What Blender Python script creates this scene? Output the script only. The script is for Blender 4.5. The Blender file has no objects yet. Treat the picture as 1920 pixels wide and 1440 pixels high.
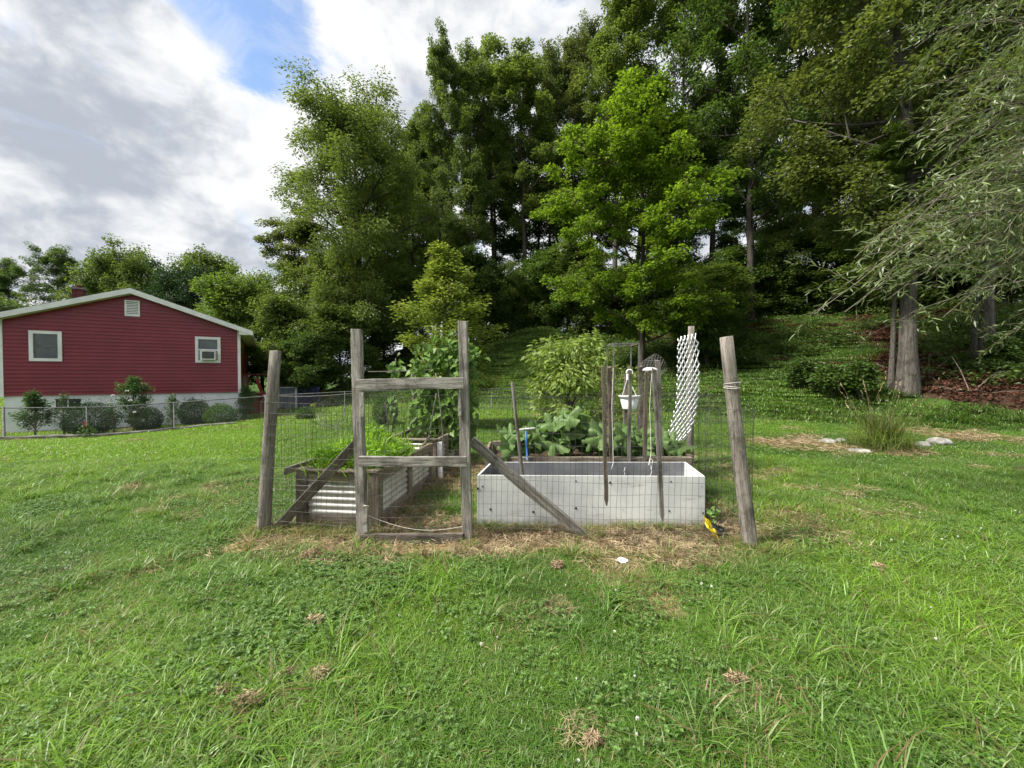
import bpy, math, random
import numpy as np
from mathutils import Vector, Matrix
R_ = np.random.default_rng
PI = math.pi
sc = bpy.context.scene
COL = sc.collection

# ------------------------------------------------------------------ camera
FPX, HZ, CH = 760.0, 705.0, 1.55          # focal length (photo px), horizon row, eye height
TH = math.atan((720.0 - HZ) / FPX)
cam_d = bpy.data.cameras.new('camera'); cam = bpy.data.objects.new('camera', cam_d); COL.objects.link(cam)
cam_d.sensor_width = 36.0; cam_d.lens = 36.0 * FPX / 1920.0
cam_d.clip_start = 0.05; cam_d.clip_end = 3000.0
cam.location = (0, 0, CH); cam.rotation_euler = (PI / 2 - TH, 0, 0)
sc.camera = cam

# ------------------------------------------------------------------ sky, sun, exposure
SUN_AZ = Vector((-0.72, -0.22, 0.95)).normalized()
world = bpy.data.worlds.new('World'); sc.world = world; world.use_nodes = True
EXPO = 2.1


def build_world():
    nt = world.node_tree; N = nt.nodes; L = nt.links; N.clear()
    out = N.new('ShaderNodeOutputWorld'); bg = N.new('ShaderNodeBackground'); bg.inputs['Strength'].default_value = 0.06
    sky = N.new('ShaderNodeTexSky'); sky.sky_type = 'NISHITA'; sky.sun_disc = False
    sky.sun_elevation = math.asin(SUN_AZ.z); sky.sun_rotation = math.atan2(SUN_AZ.x, SUN_AZ.y)
    sky.air_density = 1.0; sky.dust_density = 0.6; sky.ozone_density = 1.5
    tc = N.new('ShaderNodeTexCoord'); sep = N.new('ShaderNodeSeparateXYZ'); L.new(tc.outputs['Generated'], sep.inputs[0])

    def math_(op, a, b=None, clamp=False):
        n = N.new('ShaderNodeMath'); n.operation = op; n.use_clamp = clamp
        for i, v in enumerate((a, b)):
            if v is None: continue
            if isinstance(v, (int, float)): n.inputs[i].default_value = v
            else: L.new(v, n.inputs[i])
        return n.outputs[0]

    def ramp(v, lo, hi):
        n = N.new('ShaderNodeMapRange'); n.interpolation_type = 'SMOOTHSTEP'
        L.new(v, n.inputs[0]); n.inputs[1].default_value = lo; n.inputs[2].default_value = hi
        return n.outputs[0]

    comb = N.new('ShaderNodeCombineXYZ')     # a flattened dome: clouds keep their billows and spread a little near the horizon
    for k, f in enumerate((1.0, 1.0, 1.55)): L.new(math_('MULTIPLY', sep.outputs[k], f), comb.inputs[k])

    def noise(scale, detail, rough, off, dist=0.0):
        m = N.new('ShaderNodeMapping'); m.inputs['Location'].default_value = off
        L.new(comb.outputs[0], m.inputs[0])
        n = N.new('ShaderNodeTexNoise'); n.inputs['Scale'].default_value = scale; n.inputs['Detail'].default_value = detail
        n.inputs['Roughness'].default_value = rough; n.inputs['Distortion'].default_value = dist
        L.new(m.outputs[0], n.inputs[0]); return n.outputs[0]

    def patch(x, z, sig):                    # soft patch of sky round one direction (x to the right, z up, y ahead = 1)
        d = Vector((x, 1, z)).normalized(); n = N.new('ShaderNodeVectorMath'); n.operation = 'DOT_PRODUCT'
        L.new(tc.outputs['Generated'], n.inputs[0]); n.inputs[1].default_value = d
        return math_('EXPONENT', math_('MULTIPLY', math_('SUBTRACT', n.outputs['Value'], 1.0), 1.0 / sig ** 2))
    big = noise(2.1, 9, 0.58, (3.1, 1.7, 0.4), 0.15)
    cov = math_('ADD', big, 0.15)
    for x, z, sig, k in ((-0.71, 0.92, 0.075, 0.30), (-0.57, 0.84, 0.075, 0.27), (-0.86, 1.00, 0.055, 0.22), (-0.60, 0.73, 0.05, 0.16), (-0.60, 1.02, 0.07, 0.20), (0.14, 0.95, 0.08, 0.2), (-0.34, 0.95, 0.08, -0.24), (-1.15, 0.75, 0.22, -0.16), (-1.1, 0.35, 0.25, -0.16), (-0.95, 0.9, 0.06, -0.1), (3.0, 0.8, 0.4, 0.2), (-3.0, 0.9, 0.3, 0.2)):
        cov = math_('SUBTRACT', cov, math_('MULTIPLY', patch(x, z, sig), k))
    cov = math_('ADD', cov, ramp(sep.outputs[2], 0.10, -0.02))
    wisp = noise(9.0, 8, 0.65, (4.0, 3.0, 8.0), 0.6)
    cov = math_('ADD', cov, math_('MULTIPLY', math_('SUBTRACT', wisp, 0.5), 0.42))
    cover = math_('ADD', math_('MULTIPLY', ramp(cov, 0.36, 0.57), 0.72), math_('MULTIPLY', ramp(math_('ADD', wisp, math_('MULTIPLY', cov, 0.45)), 0.5, 0.8), 0.28))
    # thickness of the deck: thick cores grey, thin edges bright
    thick = noise(2.6, 8, 0.52, (7.4, 2.2, 4.0), 0.3)
    fine = noise(7.5, 8, 0.6, (1.0, 9.0, 2.0), 0.4)
    b1 = math_('ABSOLUTE', math_('SUBTRACT', noise(4.2, 3, 0.5, (2.0, 5.0, 1.0), 0.4), 0.5)); b2 = math_('ABSOLUTE', math_('SUBTRACT', noise(10.5, 4, 0.5, (6.0, 1.0, 3.0), 0.4), 0.5))
    bill = math_('SUBTRACT', math_('ADD', b1, math_('MULTIPLY', b2, 0.55)), 0.13)         # rounded billows with creases between
    sh = math_('ADD', math_('MULTIPLY', thick, 0.62), math_('MULTIPLY', fine, 0.44))
    sh = math_('ADD', sh, math_('MULTIPLY', bill, -0.65))
    sh = math_('ADD', sh, math_('MULTIPLY', math_('SUBTRACT', math_('MINIMUM', cov, 0.9), 0.66), 0.22))
    for x, z, sig, k in ((-1.02, 0.60, 0.13, 0.055), (-0.80, 0.52, 0.10, 0.03), (-0.60, 0.55, 0.10, -0.07), (-0.45, 0.66, 0.12, -0.08), (-1.05, 0.25, 0.2, -0.04)):
        sh = math_('ADD', sh, math_('MULTIPLY', patch(x, z, sig), k))
    shade = ramp(sh, 0.46, 0.71)
    mixc = N.new('ShaderNodeMix'); mixc.data_type = 'RGBA'
    L.new(shade, mixc.inputs[0]); mixc.inputs[6].default_value = (3.95, 3.98, 4.0, 1); mixc.inputs[7].default_value = (1.95, 2.13, 2.44, 1)
    mix = N.new('ShaderNodeMix'); mix.data_type = 'RGBA'
    L.new(cover, mix.inputs[0]); L.new(sky.outputs[0], mix.inputs[6]); L.new(mixc.outputs[2], mix.inputs[7])
    L.new(mix.outputs[2], bg.inputs['Color']); L.new(bg.outputs[0], out.inputs[0])


build_world()
sun_d = bpy.data.lights.new('sun', 'SUN'); sun_d.energy = 2.0; sun_d.angle = math.radians(13); sun_d.color = (1.0, 0.95, 0.86)
sun = bpy.data.objects.new('sun', sun_d); COL.objects.link(sun)
sun.rotation_euler = SUN_AZ.to_track_quat('Z', 'Y').to_euler(); sun.location = (-10, -5, 30)
vs = sc.view_settings; vs.view_transform = 'Standard'; vs.look = 'None'; vs.exposure = EXPO; vs.gamma = 1.0; vs.use_curve_mapping = False
sc.render.engine = 'CYCLES'
cy = sc.cycles; cy.max_bounces = 6; cy.diffuse_bounces = 3; cy.glossy_bounces = 2; cy.transmission_bounces = 4; cy.transparent_max_bounces = 6
cy.sample_clamp_indirect = 4.0; cy.caustics_reflective = False; cy.caustics_refractive = False


# ------------------------------------------------------------------ pixels of the photo <-> the place
def ray(px, py):
    x, u = (px - 960) / FPX, (720 - py) / FPX
    c, s = math.cos(TH), math.sin(TH)
    return Vector((x, c + u * s, -s + u * c))


def at(px, py, Y):
    d = ray(px, py); return Vector((0, 0, CH)) + d * (Y / d.y)


def xat(px, Y):
    return (px - 960) / FPX * Y


def smooth(a, b, x):
    t = np.clip((np.asarray(x, float) - a) / (b - a), 0, 1); return t * t * (3 - 2 * t)


_lat = R_(5).random((256, 256))


def vnoise(x, y, s=1.0, o=0):
    x = np.asarray(x, float) * s + 37.3 * o + 1000; y = np.asarray(y, float) * s + 91.7 * o + 1000
    xi, yi = np.floor(x).astype(int), np.floor(y).astype(int); fx, fy = x - xi, y - yi
    fx, fy = fx * fx * (3 - 2 * fx), fy * fy * (3 - 2 * fy)
    g = lambda i, j: _lat[i % 256, j % 256]
    return (g(xi, yi) * (1 - fx) + g(xi + 1, yi) * fx) * (1 - fy) + (g(xi, yi + 1) * (1 - fx) + g(xi + 1, yi + 1) * fx) * fy


def fbm(x, y, s=1.0, o=0):
    return (vnoise(x, y, s, o) + .5 * vnoise(x, y, s * 2.1, o + 1) + .25 * vnoise(x, y, s * 4.3, o + 2)) / 1.75


def toe(x, y):
    x = np.asarray(x, float); y = np.asarray(y, float)
    return np.maximum(.59 * x + .807 * (y - 22), (y - 23) * .9)


def terrain(x, y):
    x = np.asarray(x, float); y = np.asarray(y, float)
    s = toe(x, y)
    lip = .75 * smooth(-.8, 1.6, s)
    hill = (lip + .34 * np.clip(s - .8, 0, 12.5)) * smooth(-15, -8.5, x)
    hill = hill + 1.7 * np.exp(-((x - 1.2) / 4.0) ** 2 - ((y - 29.5) / 3.2) ** 2)
    low = -.34 * smooth(7, 13, y) * smooth(-6, -13, x)
    und = (fbm(x, y, .35, 3) - .5) * .10 * smooth(1.5, 6, np.abs(y - 4.8) + np.abs(x) * .25)
    rough = (fbm(x, y, .9, 7) - .5) * .5 * smooth(1, 5, s)
    return hill + low + und + rough


def zt(x, y):
    return float(terrain(x, y))


def gp(px, py):
    """the point of the ground seen at a photo pixel"""
    d = ray(px, py); lo, t = 0.0, 0.5
    while t < 80:
        p = Vector((0, 0, CH)) + d * t
        if p.z < zt(p.x, p.y): break
        lo = t; t += .08
    for _ in range(18):
        m = (lo + t) / 2; p = Vector((0, 0, CH)) + d * m
        if p.z < zt(p.x, p.y): t = m
        else: lo = m
    p = Vector((0, 0, CH)) + d * t; p.z = zt(p.x, p.y); return p


# ------------------------------------------------------------------ mesh building
class Acc:
    """collects shapes for ONE mesh"""
    def __init__(s): s.v = []; s.t = []; s.q = []; s.n = 0

    def add(s, V, F):
        V = np.asarray(V, float).reshape(-1, 3); F = np.asarray(F, int)
        if len(F):
            (s.t if F.shape[1] == 3 else s.q).append(F + s.n)
        s.v.append(V); s.n += len(V)
        return s

    def more(s, F):
        F = np.asarray(F, int); (s.t if F.shape[1] == 3 else s.q).append(F)

    def tube(s, P, r, k=6, cap=False):
        P = np.asarray(P, float); n = len(P); r = np.broadcast_to(np.asarray(r, float), (n,))
        T = np.gradient(P, axis=0); T /= np.linalg.norm(T, axis=1)[:, None] + 1e-9
        ref = np.array([0, 0, 1.0]) if abs(T[0][2]) < .9 else np.array([1.0, 0, 0])
        A = np.cross(T, ref); A /= np.linalg.norm(A, axis=1)[:, None] + 1e-9; B = np.cross(T, A)
        a = np.arange(k) * 2 * PI / k
        V = P[:, None, :] + r[:, None, None] * (A[:, None, :] * np.cos(a)[None, :, None] + B[:, None, :] * np.sin(a)[None, :, None])
        i = np.arange(n - 1)[:, None] * k; j = np.arange(k)[None, :]; j2 = (j + 1) % k
        F = np.stack([i + j, i + j2, i + k + j2, i + k + j], -1).reshape(-1, 4)
        b = s.n; s.add(V, F)
        if cap:
            for e in (0, n - 1):
                s.v.append(P[e][None]); c = s.n; s.n += 1
                jj = np.arange(k); s.more(np.stack([np.full(k, c), b + e * k + jj, b + e * k + (jj + 1) % k], -1))
        return s

    def box(s, lo, hi, ch=0.0):
        x0, y0, z0 = lo; x1, y1, z1 = hi
        V = [(x, y, z) for z in (z0, z1) for y in (y0, y1) for x in (x0, x1)]
        return s.add(V, [(0, 2, 3, 1), (4, 5, 7, 6), (0, 1, 5, 4), (2, 6, 7, 3), (0, 4, 6, 2), (1, 3, 7, 5)])

    def lathe(s, prof, k=16, c=(0, 0, 0)):
        pr = np.asarray(prof, float); a = np.arange(k) * 2 * PI / k; n = len(pr)
        V = np.stack([pr[:, 0][:, None] * np.cos(a), pr[:, 0][:, None] * np.sin(a), np.repeat(pr[:, 1][:, None], k, 1)], -1) + np.array(c)
        i = np.arange(n - 1)[:, None] * k; j = np.arange(k)[None, :]; j2 = (j + 1) % k
        return s.add(V, np.stack([i + j, i + j2, i + k + j2, i + k + j], -1).reshape(-1, 4))

    def mesh(s, name, mat=None, smooth_=False):
        V = np.concatenate(s.v) if s.v else np.zeros((0, 3))
        T = np.concatenate(s.t) if s.t else np.zeros((0, 3), int); Q = np.concatenate(s.q) if s.q else np.zeros((0, 4), int)
        me = bpy.data.meshes.new(name); me.vertices.add(len(V)); me.vertices.foreach_set('co', V.astype(np.float32).ravel())
        nl = T.size + Q.size; me.loops.add(nl); me.loops.foreach_set('vertex_index', np.concatenate([T.ravel(), Q.ravel()]).astype(np.int32))
        me.polygons.add(len(T) + len(Q))
        tot = np.concatenate([np.full(len(T), 3), np.full(len(Q), 4)]).astype(np.int32)
        me.polygons.foreach_set('loop_start', np.concatenate([[0], np.cumsum(tot)[:-1]]).astype(np.int32) if len(tot) else [])
        me.polygons.foreach_set('use_smooth', np.full(len(tot), bool(smooth_)))
        me.update(calc_edges=True); me.validate()
        if mat: me.materials.append(mat)
        return me


def tag(o, label=None, cat=None, group=None, kind=None):
    if label: o['label'] = label
    if cat: o['category'] = cat
    if group: o['group'] = group
    if kind: o['kind'] = kind
    return o


def put(name, me, parent=None, loc=None, rot=None, scale=None):
    o = bpy.data.objects.new(name, me); COL.objects.link(o)
    if parent: o.parent = parent
    if loc is not None: o.location = loc
    if rot is not None: o.rotation_euler = rot
    if scale is not None: o.scale = scale
    return o


def obj(name, acc, mat, parent=None, sm=False, loc=None, rot=None):
    return put(name, acc.mesh(name, mat, sm), parent, loc, rot)


def thing(name, loc, label, cat, group=None, rotz=0.0):
    o = bpy.data.objects.new(name, None); COL.objects.link(o); o.location = loc; o.rotation_euler = (0, 0, rotz)
    o.empty_display_size = .2
    return tag(o, label, cat, group)


def copy_tree(o, parent=None):
    c = o.copy(); COL.objects.link(c); c.parent = parent
    for ch in list(o.children): copy_tree(ch, c)
    return c


def frame(p0, p1, up=(0, 0, 1)):
    """matrix with X from p0 to p1 and Z towards up"""
    p0, p1 = Vector(p0), Vector(p1); x = (p1 - p0).normalized(); z = Vector(up) - x * x.dot(Vector(up))
    z.normalize(); y = z.cross(x)
    return Matrix(((x.x, y.x, z.x, p0.x), (x.y, y.y, z.y, p0.y), (x.z, y.z, z.z, p0.z), (0, 0, 0, 1))), (p1 - p0).length


def board_acc(Ln, w, t, seed=0, seg=5, bev=.004, wob=.003):
    """weathered board along X: width w along Z, thickness t along Y, chamfered, a little uneven"""
    rg = R_(seed); pr = np.array([(-t / 2 + bev, -w / 2), (t / 2 - bev, -w / 2), (t / 2, -w / 2 + bev), (t / 2, w / 2 - bev),
                                  (t / 2 - bev, w / 2), (-t / 2 + bev, w / 2), (-t / 2, w / 2 - bev), (-t / 2, -w / 2 + bev)])
    xs = np.linspace(0, Ln, seg + 1); V = []
    bow = rg.normal(0, wob, 2)
    for i, x in enumerate(xs):
        q = pr + rg.normal(0, wob * .35, pr.shape); f = math.sin(PI * i / seg)
        V += [(x + (rg.normal(0, wob) if i in (0, seg) else 0), a + bow[0] * f, b + bow[1] * f) for a, b in q]
    F = []
    for i in range(seg):
        for j in range(8):
            F.append((i * 8 + j, i * 8 + (j + 1) % 8, (i + 1) * 8 + (j + 1) % 8, (i + 1) * 8 + j))
    a = Acc(); a.add(V, F)
    for e, rev in ((0, 1), (seg * 8, 0)):
        idx = [e + j for j in range(8)]
        tri = [(idx[0], idx[j], idx[j + 1]) if not rev else (idx[0], idx[j + 1], idx[j]) for j in range(1, 7)]
        a.more(tri)
    return a


def board(name, p0, p1, w, t, mat, parent=None, up=(0, 0, 1), seed=None, seg=5, wob=.003):
    M, Ln = frame(p0, p1, up)
    o = obj(name, board_acc(Ln, w, t, seed if seed is not None else hash((round(p0[0], 2), round(p1[2], 2))) % 9999, seg, min(.004, t / 4), wob), mat, parent)
    if parent: M = Matrix.Translation(-Vector(parent.location)) @ M
    o.matrix_basis = M
    return o


def round_post(name, p0, p1, r0, r1, mat, parent=None, seed=0, k=14, seg=8, bend=.01):
    """weathered round post along local Z"""
    p0, p1 = Vector(p0), Vector(p1); Ln = (p1 - p0).length; rg = R_(seed)
    bx, by = rg.normal(0, bend, 2); lob = 1 + rg.normal(0, .05, k); a = Acc(); V = []
    for i in range(seg + 1):
        f = i / seg; r = (r0 + (r1 - r0) * f) * lob * (1 + rg.normal(0, .012, k)); an = np.arange(k) * 2 * PI / k
        V.append(np.stack([r * np.cos(an) + bx * math.sin(PI * f), r * np.sin(an) + by * math.sin(PI * f), np.full(k, Ln * f) + (rg.normal(0, .004, k) if i == seg else 0)], -1))
    i = np.arange(seg)[:, None] * k; j = np.arange(k)[None, :]; j2 = (j + 1) % k
    a.add(np.concatenate(V), np.stack([i + j, i + j2, i + k + j2, i + k + j], -1).reshape(-1, 4))
    top = [seg * k + q for q in range(k)]; a.v.append(np.array([[0, 0, Ln + .006]])); c = a.n; a.n += 1
    a.more([(c, top[q], top[(q + 1) % k]) for q in range(k)])
    o = obj(name, a, mat, parent, True)
    for p in o.data.polygons[-0:]: pass
    q = (p1 - p0).to_track_quat('Z', 'Y'); o.rotation_mode = 'QUATERNION'; o.rotation_quaternion = q
    o.location = p0 - (Vector(parent.location) if parent else Vector((0, 0, 0)))
    return o


# ------------------------------------------------------------------ materials
class NT:
    def __init__(s, name):
        s.m = bpy.data.materials.new(name); s.m.use_nodes = True; s.N = s.m.node_tree.nodes; s.L = s.m.node_tree.links; s.N.clear()
        s.out = s.N.new('ShaderNodeOutputMaterial')

    def n(s, t, **kw):
        x = s.N.new(t)
        for k, v in kw.items(): setattr(x, k, v)
        return x

    def set(s, sock, v):
        if isinstance(v, bpy.types.NodeSocket): s.L.new(v, sock)
        elif isinstance(v, (tuple, list)) and len(v) == 3 and sock.type == 'RGBA': sock.default_value = (*v, 1)
        else: sock.default_value = v

    def math(s, op, a, b=0.0, clamp=False):
        x = s.n('ShaderNodeMath', operation=op, use_clamp=clamp); s.set(x.inputs[0], a); s.set(x.inputs[1], b); return x.outputs[0]

    def mix(s, f, a, b, mode='MIX'):
        x = s.n('ShaderNodeMix', data_type='RGBA', blend_type=mode); s.set(x.inputs[0], f); s.set(x.inputs[6], a); s.set(x.inputs[7], b); return x.outputs[2]

    def ramp(s, v, lo, hi, a=0.0, b=1.0):
        x = s.n('ShaderNodeMapRange', interpolation_type='SMOOTHSTEP'); s.set(x.inputs[0], v)
        for i, q in enumerate((lo, hi, a, b)): x.inputs[i + 1].default_value = q
        return x.outputs[0]

    def coord(s, kind='Object', scale=(1, 1, 1)):
        if kind == 'World': o = s.n('ShaderNodeNewGeometry').outputs['Position']
        else: o = s.n('ShaderNodeTexCoord').outputs[kind]
        m = s.n('ShaderNodeMapping'); m.inputs['Scale'].default_value = scale; s.L.new(o, m.inputs[0]); return m.outputs[0]

    def noise(s, vec, scale, detail=4, rough=.55, dist=0.0):
        x = s.n('ShaderNodeTexNoise'); s.set(x.inputs['Vector'], vec); x.inputs['Scale'].default_value = scale
        x.inputs['Detail'].default_value = detail; x.inputs['Roughness'].default_value = rough; x.inputs['Distortion'].default_value = dist
        return x.outputs[0]

    def bump(s, h, strength=.3, dist=.01):
        x = s.n('ShaderNodeBump'); x.inputs['Strength'].default_value = strength; x.inputs['Distance'].default_value = dist
        s.set(x.inputs['Height'], h); return x.outputs[0]

    def pbsdf(s, col, rough=.6, spec=.4, metal=0.0, normal=None):
        x = s.n('ShaderNodeBsdfPrincipled'); s.set(x.inputs['Base Color'], col); s.set(x.inputs['Roughness'], rough)
        s.set(x.inputs['Specular IOR Level'], spec); x.inputs['Metallic'].default_value = metal
        if normal is not None: s.L.new(normal, x.inputs['Normal'])
        return x.outputs[0]

    def done(s, sh): s.L.new(sh, s.out.inputs[0]); return s.m


def mat_leaf(name, c1, c2, trans=.38, rough=.5, spec=.3, tcol=None, var=.8):
    t = NT(name); geo = t.n('ShaderNodeNewGeometry'); rnd = geo.outputs['Random Per Island']
    w = t.coord('World'); big = t.noise(w, .55, 3)
    f = t.math('ADD', t.math('MULTIPLY', rnd, .6), t.math('MULTIPLY', t.ramp(big, .35, .65), .4))
    col = t.mix(f, c1, c2)
    hsv = t.n('ShaderNodeHueSaturation'); t.set(hsv.inputs['Color'], col)
    t.set(hsv.inputs['Value'], t.math('ADD', t.math('MULTIPLY', t.math('FRACT', t.math('MULTIPLY', rnd, 17.3)), var), 1 - var / 2))
    c = hsv.outputs[0]
    tr = t.n('ShaderNodeBsdfTranslucent'); t.set(tr.inputs['Color'], t.mix(1.0, c, tcol or (1.5, 1.55, .7), 'MULTIPLY'))
    ms = t.n('ShaderNodeMixShader'); ms.inputs[0].default_value = trans
    t.L.new(t.pbsdf(c, rough, spec), ms.inputs[1]); t.L.new(tr.outputs[0], ms.inputs[2])
    return t.done(ms.outputs[0])


def mat_noise(name, c1, c2, scale=6, rough=.75, spec=.3, bump=.25, dist=.01, stretch=(1, 1, 1), kind='Object', lo=.35, hi=.65, metal=0.0, detail=6):
    t = NT(name); v = t.coord(kind, stretch); n = t.noise(v, scale, detail)
    nb = t.bump(t.noise(v, scale * 2.3, detail), bump, dist) if bump else None
    return t.done(t.pbsdf(t.mix(t.ramp(n, lo, hi), c1, c2), rough, spec, metal, nb))


def mat_wood(name, dark, light, stain=(.03, .025, .02), axis='X', gscale=38):
    """weathered timber: long grain, checks, grey patches, knots of darker stain"""
    t = NT(name); st = {'X': (.06, 1, 1), 'Z': (1, 1, .05)}[axis]
    info = t.n('ShaderNodeObjectInfo'); geo = t.n('ShaderNodeTexCoord')
    add = t.n('ShaderNodeVectorMath', operation='ADD'); t.L.new(geo.outputs['Object'], add.inputs[0])
    sc_ = t.n('ShaderNodeVectorMath', operation='SCALE'); sc_.inputs[0].default_value = (13, 7, 9); t.L.new(info.outputs['Random'], sc_.inputs['Scale']); t.L.new(sc_.outputs[0], add.inputs[1])
    m = t.n('ShaderNodeMapping'); m.inputs['Scale'].default_value = st; t.L.new(add.outputs[0], m.inputs[0])
    g = t.noise(m.outputs[0], gscale, 8, .7, .8); g2 = t.noise(m.outputs[0], gscale * 3.6, 6, .75, .4)
    big = t.noise(add.outputs[0], 4.5, 7, .65); spot = t.noise(add.outputs[0], 21, 5, .6)
    col = t.mix(t.ramp(g, .34, .66), dark, light)
    col = t.mix(t.math('MULTIPLY', t.ramp(g2, .52, .64), .85), col, stain)
    col = t.mix(t.math('MULTIPLY', t.ramp(big, .48, .68), .65), col, stain)
    col = t.mix(t.math('MULTIPLY', t.ramp(spot, .60, .72), .45), col, (.32, .31, .27))
    h = t.math('ADD', g, t.math('MULTIPLY', g2, .6))
    return t.done(t.pbsdf(col, .85, .2, 0, t.bump(h, .9, .008)))


M = {}
M['post'] = mat_wood('weathered_post', (.11, .095, .082), (.30, .272, .238), (.035, .03, .025), 'Z')
M['board'] = mat_wood('weathered_board', (.165, .148, .128), (.43, .405, .37), (.04, .035, .03))
M['board_dark'] = mat_wood('dark_board', (.085, .072, .058), (.20, .175, .145), (.02, .017, .014))
M['bed_wood'] = mat_wood('bed_wood', (.13, .108, .08), (.30, .255, .20), (.04, .032, .023))
M['bed_wood_up'] = mat_wood('bed_post_wood', (.13, .108, .08), (.30, .255, .20), (.04, .032, .023), 'Z')
M['stake'] = mat_wood('stake_wood', (.075, .06, .048), (.19, .155, .125), (.02, .016, .012), 'Z', 34)
M['stake_grey'] = mat_wood('grey_stake_wood', (.10, .092, .082), (.25, .23, .205), (.03, .026, .022), 'Z', 34)
M['wire'] = mat_noise('dull_wire', (.045, .043, .04), (.11, .105, .10), 3, .5, .4, 0, metal=.3, kind='World')
M['galv'] = mat_noise('galvanised_pipe', (.095, .10, .098), (.165, .172, .168), 9, .7, .3, 0)
M['dark_metal'] = mat_noise('brown_metal', (.10, .095, .09), (.2, .19, .18), 9, .55, .5, 0, metal=.2)
M['string'] = mat_noise('pale_string', (.6, .58, .53), (.8, .78, .73), 30, .8, .2, 0)
M['soil'] = mat_noise('soil', (.035, .024, .016), (.10, .07, .045), 14, .95, .1, .9, .03)
M['straw'] = mat_noise('dry_straw', (.11, .075, .04), (.46, .36, .22), 9, .85, .2, 0, kind='World', lo=.3, hi=.7)
M['leaf_dark'] = mat_leaf('maple_leaf_dark', (.060, .108, .026), (.100, .160, .038), .34)
M['leaf_mid'] = mat_leaf('forest_leaf', (.092, .140, .036), (.150, .205, .050), .36)
M['leaf_olive'] = mat_leaf('olive_leaf', (0.091, 0.119, 0.037), (0.153, 0.181, 0.056), .36)
M['leaf_lime'] = mat_leaf('lime_maple_leaf', (.105, .180, .020), (.180, .265, .030), .45)
M['leaf_locust'] = mat_leaf('locust_leaf', (.100, .145, .040), (.170, .220, .058), .38)
M['leaf_yellow'] = mat_leaf('yellow_leaf', (.140, .190, .036), (.250, .295, .075), .42)
M['leaf_peach'] = mat_leaf('peach_leaf', (0.132, 0.198, 0.041), (0.252, 0.330, 0.084), .40)
M['leaf_willow'] = mat_leaf('willow_leaf', (.100, .145, .050), (.185, .235, .100), .28, .40, .5, (1.3, 1.35, .6))
M['leaf_bush'] = mat_leaf('bush_leaf', (0.105, 0.174, 0.038), (0.175, 0.246, 0.052), .38)
M['leaf_yew'] = mat_leaf('yew_leaf', (.022, .055, .018), (.040, .085, .026), .2)
M['leaf_rose'] = mat_leaf('rose_leaf', (0.050, 0.106, 0.035), (0.094, 0.163, 0.056), .3)
M['leaf_far'] = mat_leaf('far_leaf', (0.078, 0.130, 0.046), (0.130, 0.189, 0.065), .36)
M['leaf_bean'] = mat_leaf('bean_leaf', (.085, .165, .030), (.150, .250, .055), .35, .45, .3)
M['leaf_squash'] = mat_leaf('squash_leaf', (.150, .280, .070), (.260, .400, .140), .32, .45, .3, var=.95)
M['leaf_weed'] = mat_leaf('weed_leaf', (.130, .260, .022), (.230, .380, .040), .42)
M['bark'] = mat_noise('bark', (.030, .026, .022), (.085, .075, .064), 5, .9, .15, .9, .04, (1, 1, .22))
M['bark_grey'] = mat_wood('grey_bark', (.055, .048, .041), (.15, .135, .118), (.02, .017, .015), 'Z', 15)
M['twig'] = mat_noise('twig_bark', (.10, .085, .065), (.22, .19, .15), 12, .85, .2, .3, .01)


def mat_grass(name, g1, g2, dry):
    t = NT(name); geo = t.n('ShaderNodeNewGeometry'); w = t.coord('World'); rnd = geo.outputs['Random Per Island']
    a = t.n('ShaderNodeAttribute', attribute_type='INSTANCER', attribute_name='straw').outputs['Fac']
    tone = t.n('ShaderNodeAttribute', attribute_type='INSTANCER', attribute_name='tone').outputs['Fac']
    col = t.mix(t.math('ADD', t.math('MULTIPLY', rnd, .55), t.math('MULTIPLY', t.ramp(t.noise(w, 1.3, 4), .38, .62), .45)), g1, g2)
    col = t.mix(t.math('MULTIPLY', t.ramp(t.noise(w, .55, 5), .46, .62), .7), col, (.055, .135, .018)); col = t.mix(t.math('MULTIPLY', t.ramp(t.noise(w, .9, 5, .6, .5), .54, .68), .38), col, (.21, .25, .105))
    sw = t.n('ShaderNodeMapping'); sw.inputs['Rotation'].default_value = (0, 0, .5); sw.inputs['Scale'].default_value = (.22, 1.3, 1); t.L.new(w, sw.inputs[0])
    col = t.mix(t.math('MULTIPLY', t.ramp(t.noise(sw.outputs[0], 1.6, 4), .50, .62), .45), col, (.065, .150, .018))
    col = t.mix(t.math('MULTIPLY', tone, .75), col, (.185, .320, .018))
    dcol = t.mix(t.math('FRACT', t.math('MULTIPLY', rnd, 7.7)), dry, (.20, .125, .055))
    isd = t.math('LESS_THAN', t.math('FRACT', t.math('MULTIPLY', rnd, 31.1)), t.math('ADD', a, .05))
    col = t.mix(isd, col, dcol)
    pale = t.math('GREATER_THAN', t.math('FRACT', t.math('MULTIPLY', rnd, 23.7)), .80); col = t.mix(t.math('MULTIPLY', pale, .6), col, (.27, .35, .15))  # pale blades: silvery sky gloss put into the colour
    hsv = t.n('ShaderNodeHueSaturation'); t.set(hsv.inputs['Color'], col)
    t.set(hsv.inputs['Value'], t.math('ADD', t.math('MULTIPLY', t.math('FRACT', t.math('MULTIPLY', rnd, 13.9)), .7), .68))
    tr = t.n('ShaderNodeBsdfTranslucent'); t.set(tr.inputs['Color'], t.mix(1.0, hsv.outputs[0], (1.35, 1.4, .8), 'MULTIPLY'))
    ms = t.n('ShaderNodeMixShader'); ms.inputs[0].default_value = .38
    t.L.new(t.pbsdf(hsv.outputs[0], .42, .5), ms.inputs[1]); t.L.new(tr.outputs[0], ms.inputs[2])
    return t.done(ms.outputs[0])


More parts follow.
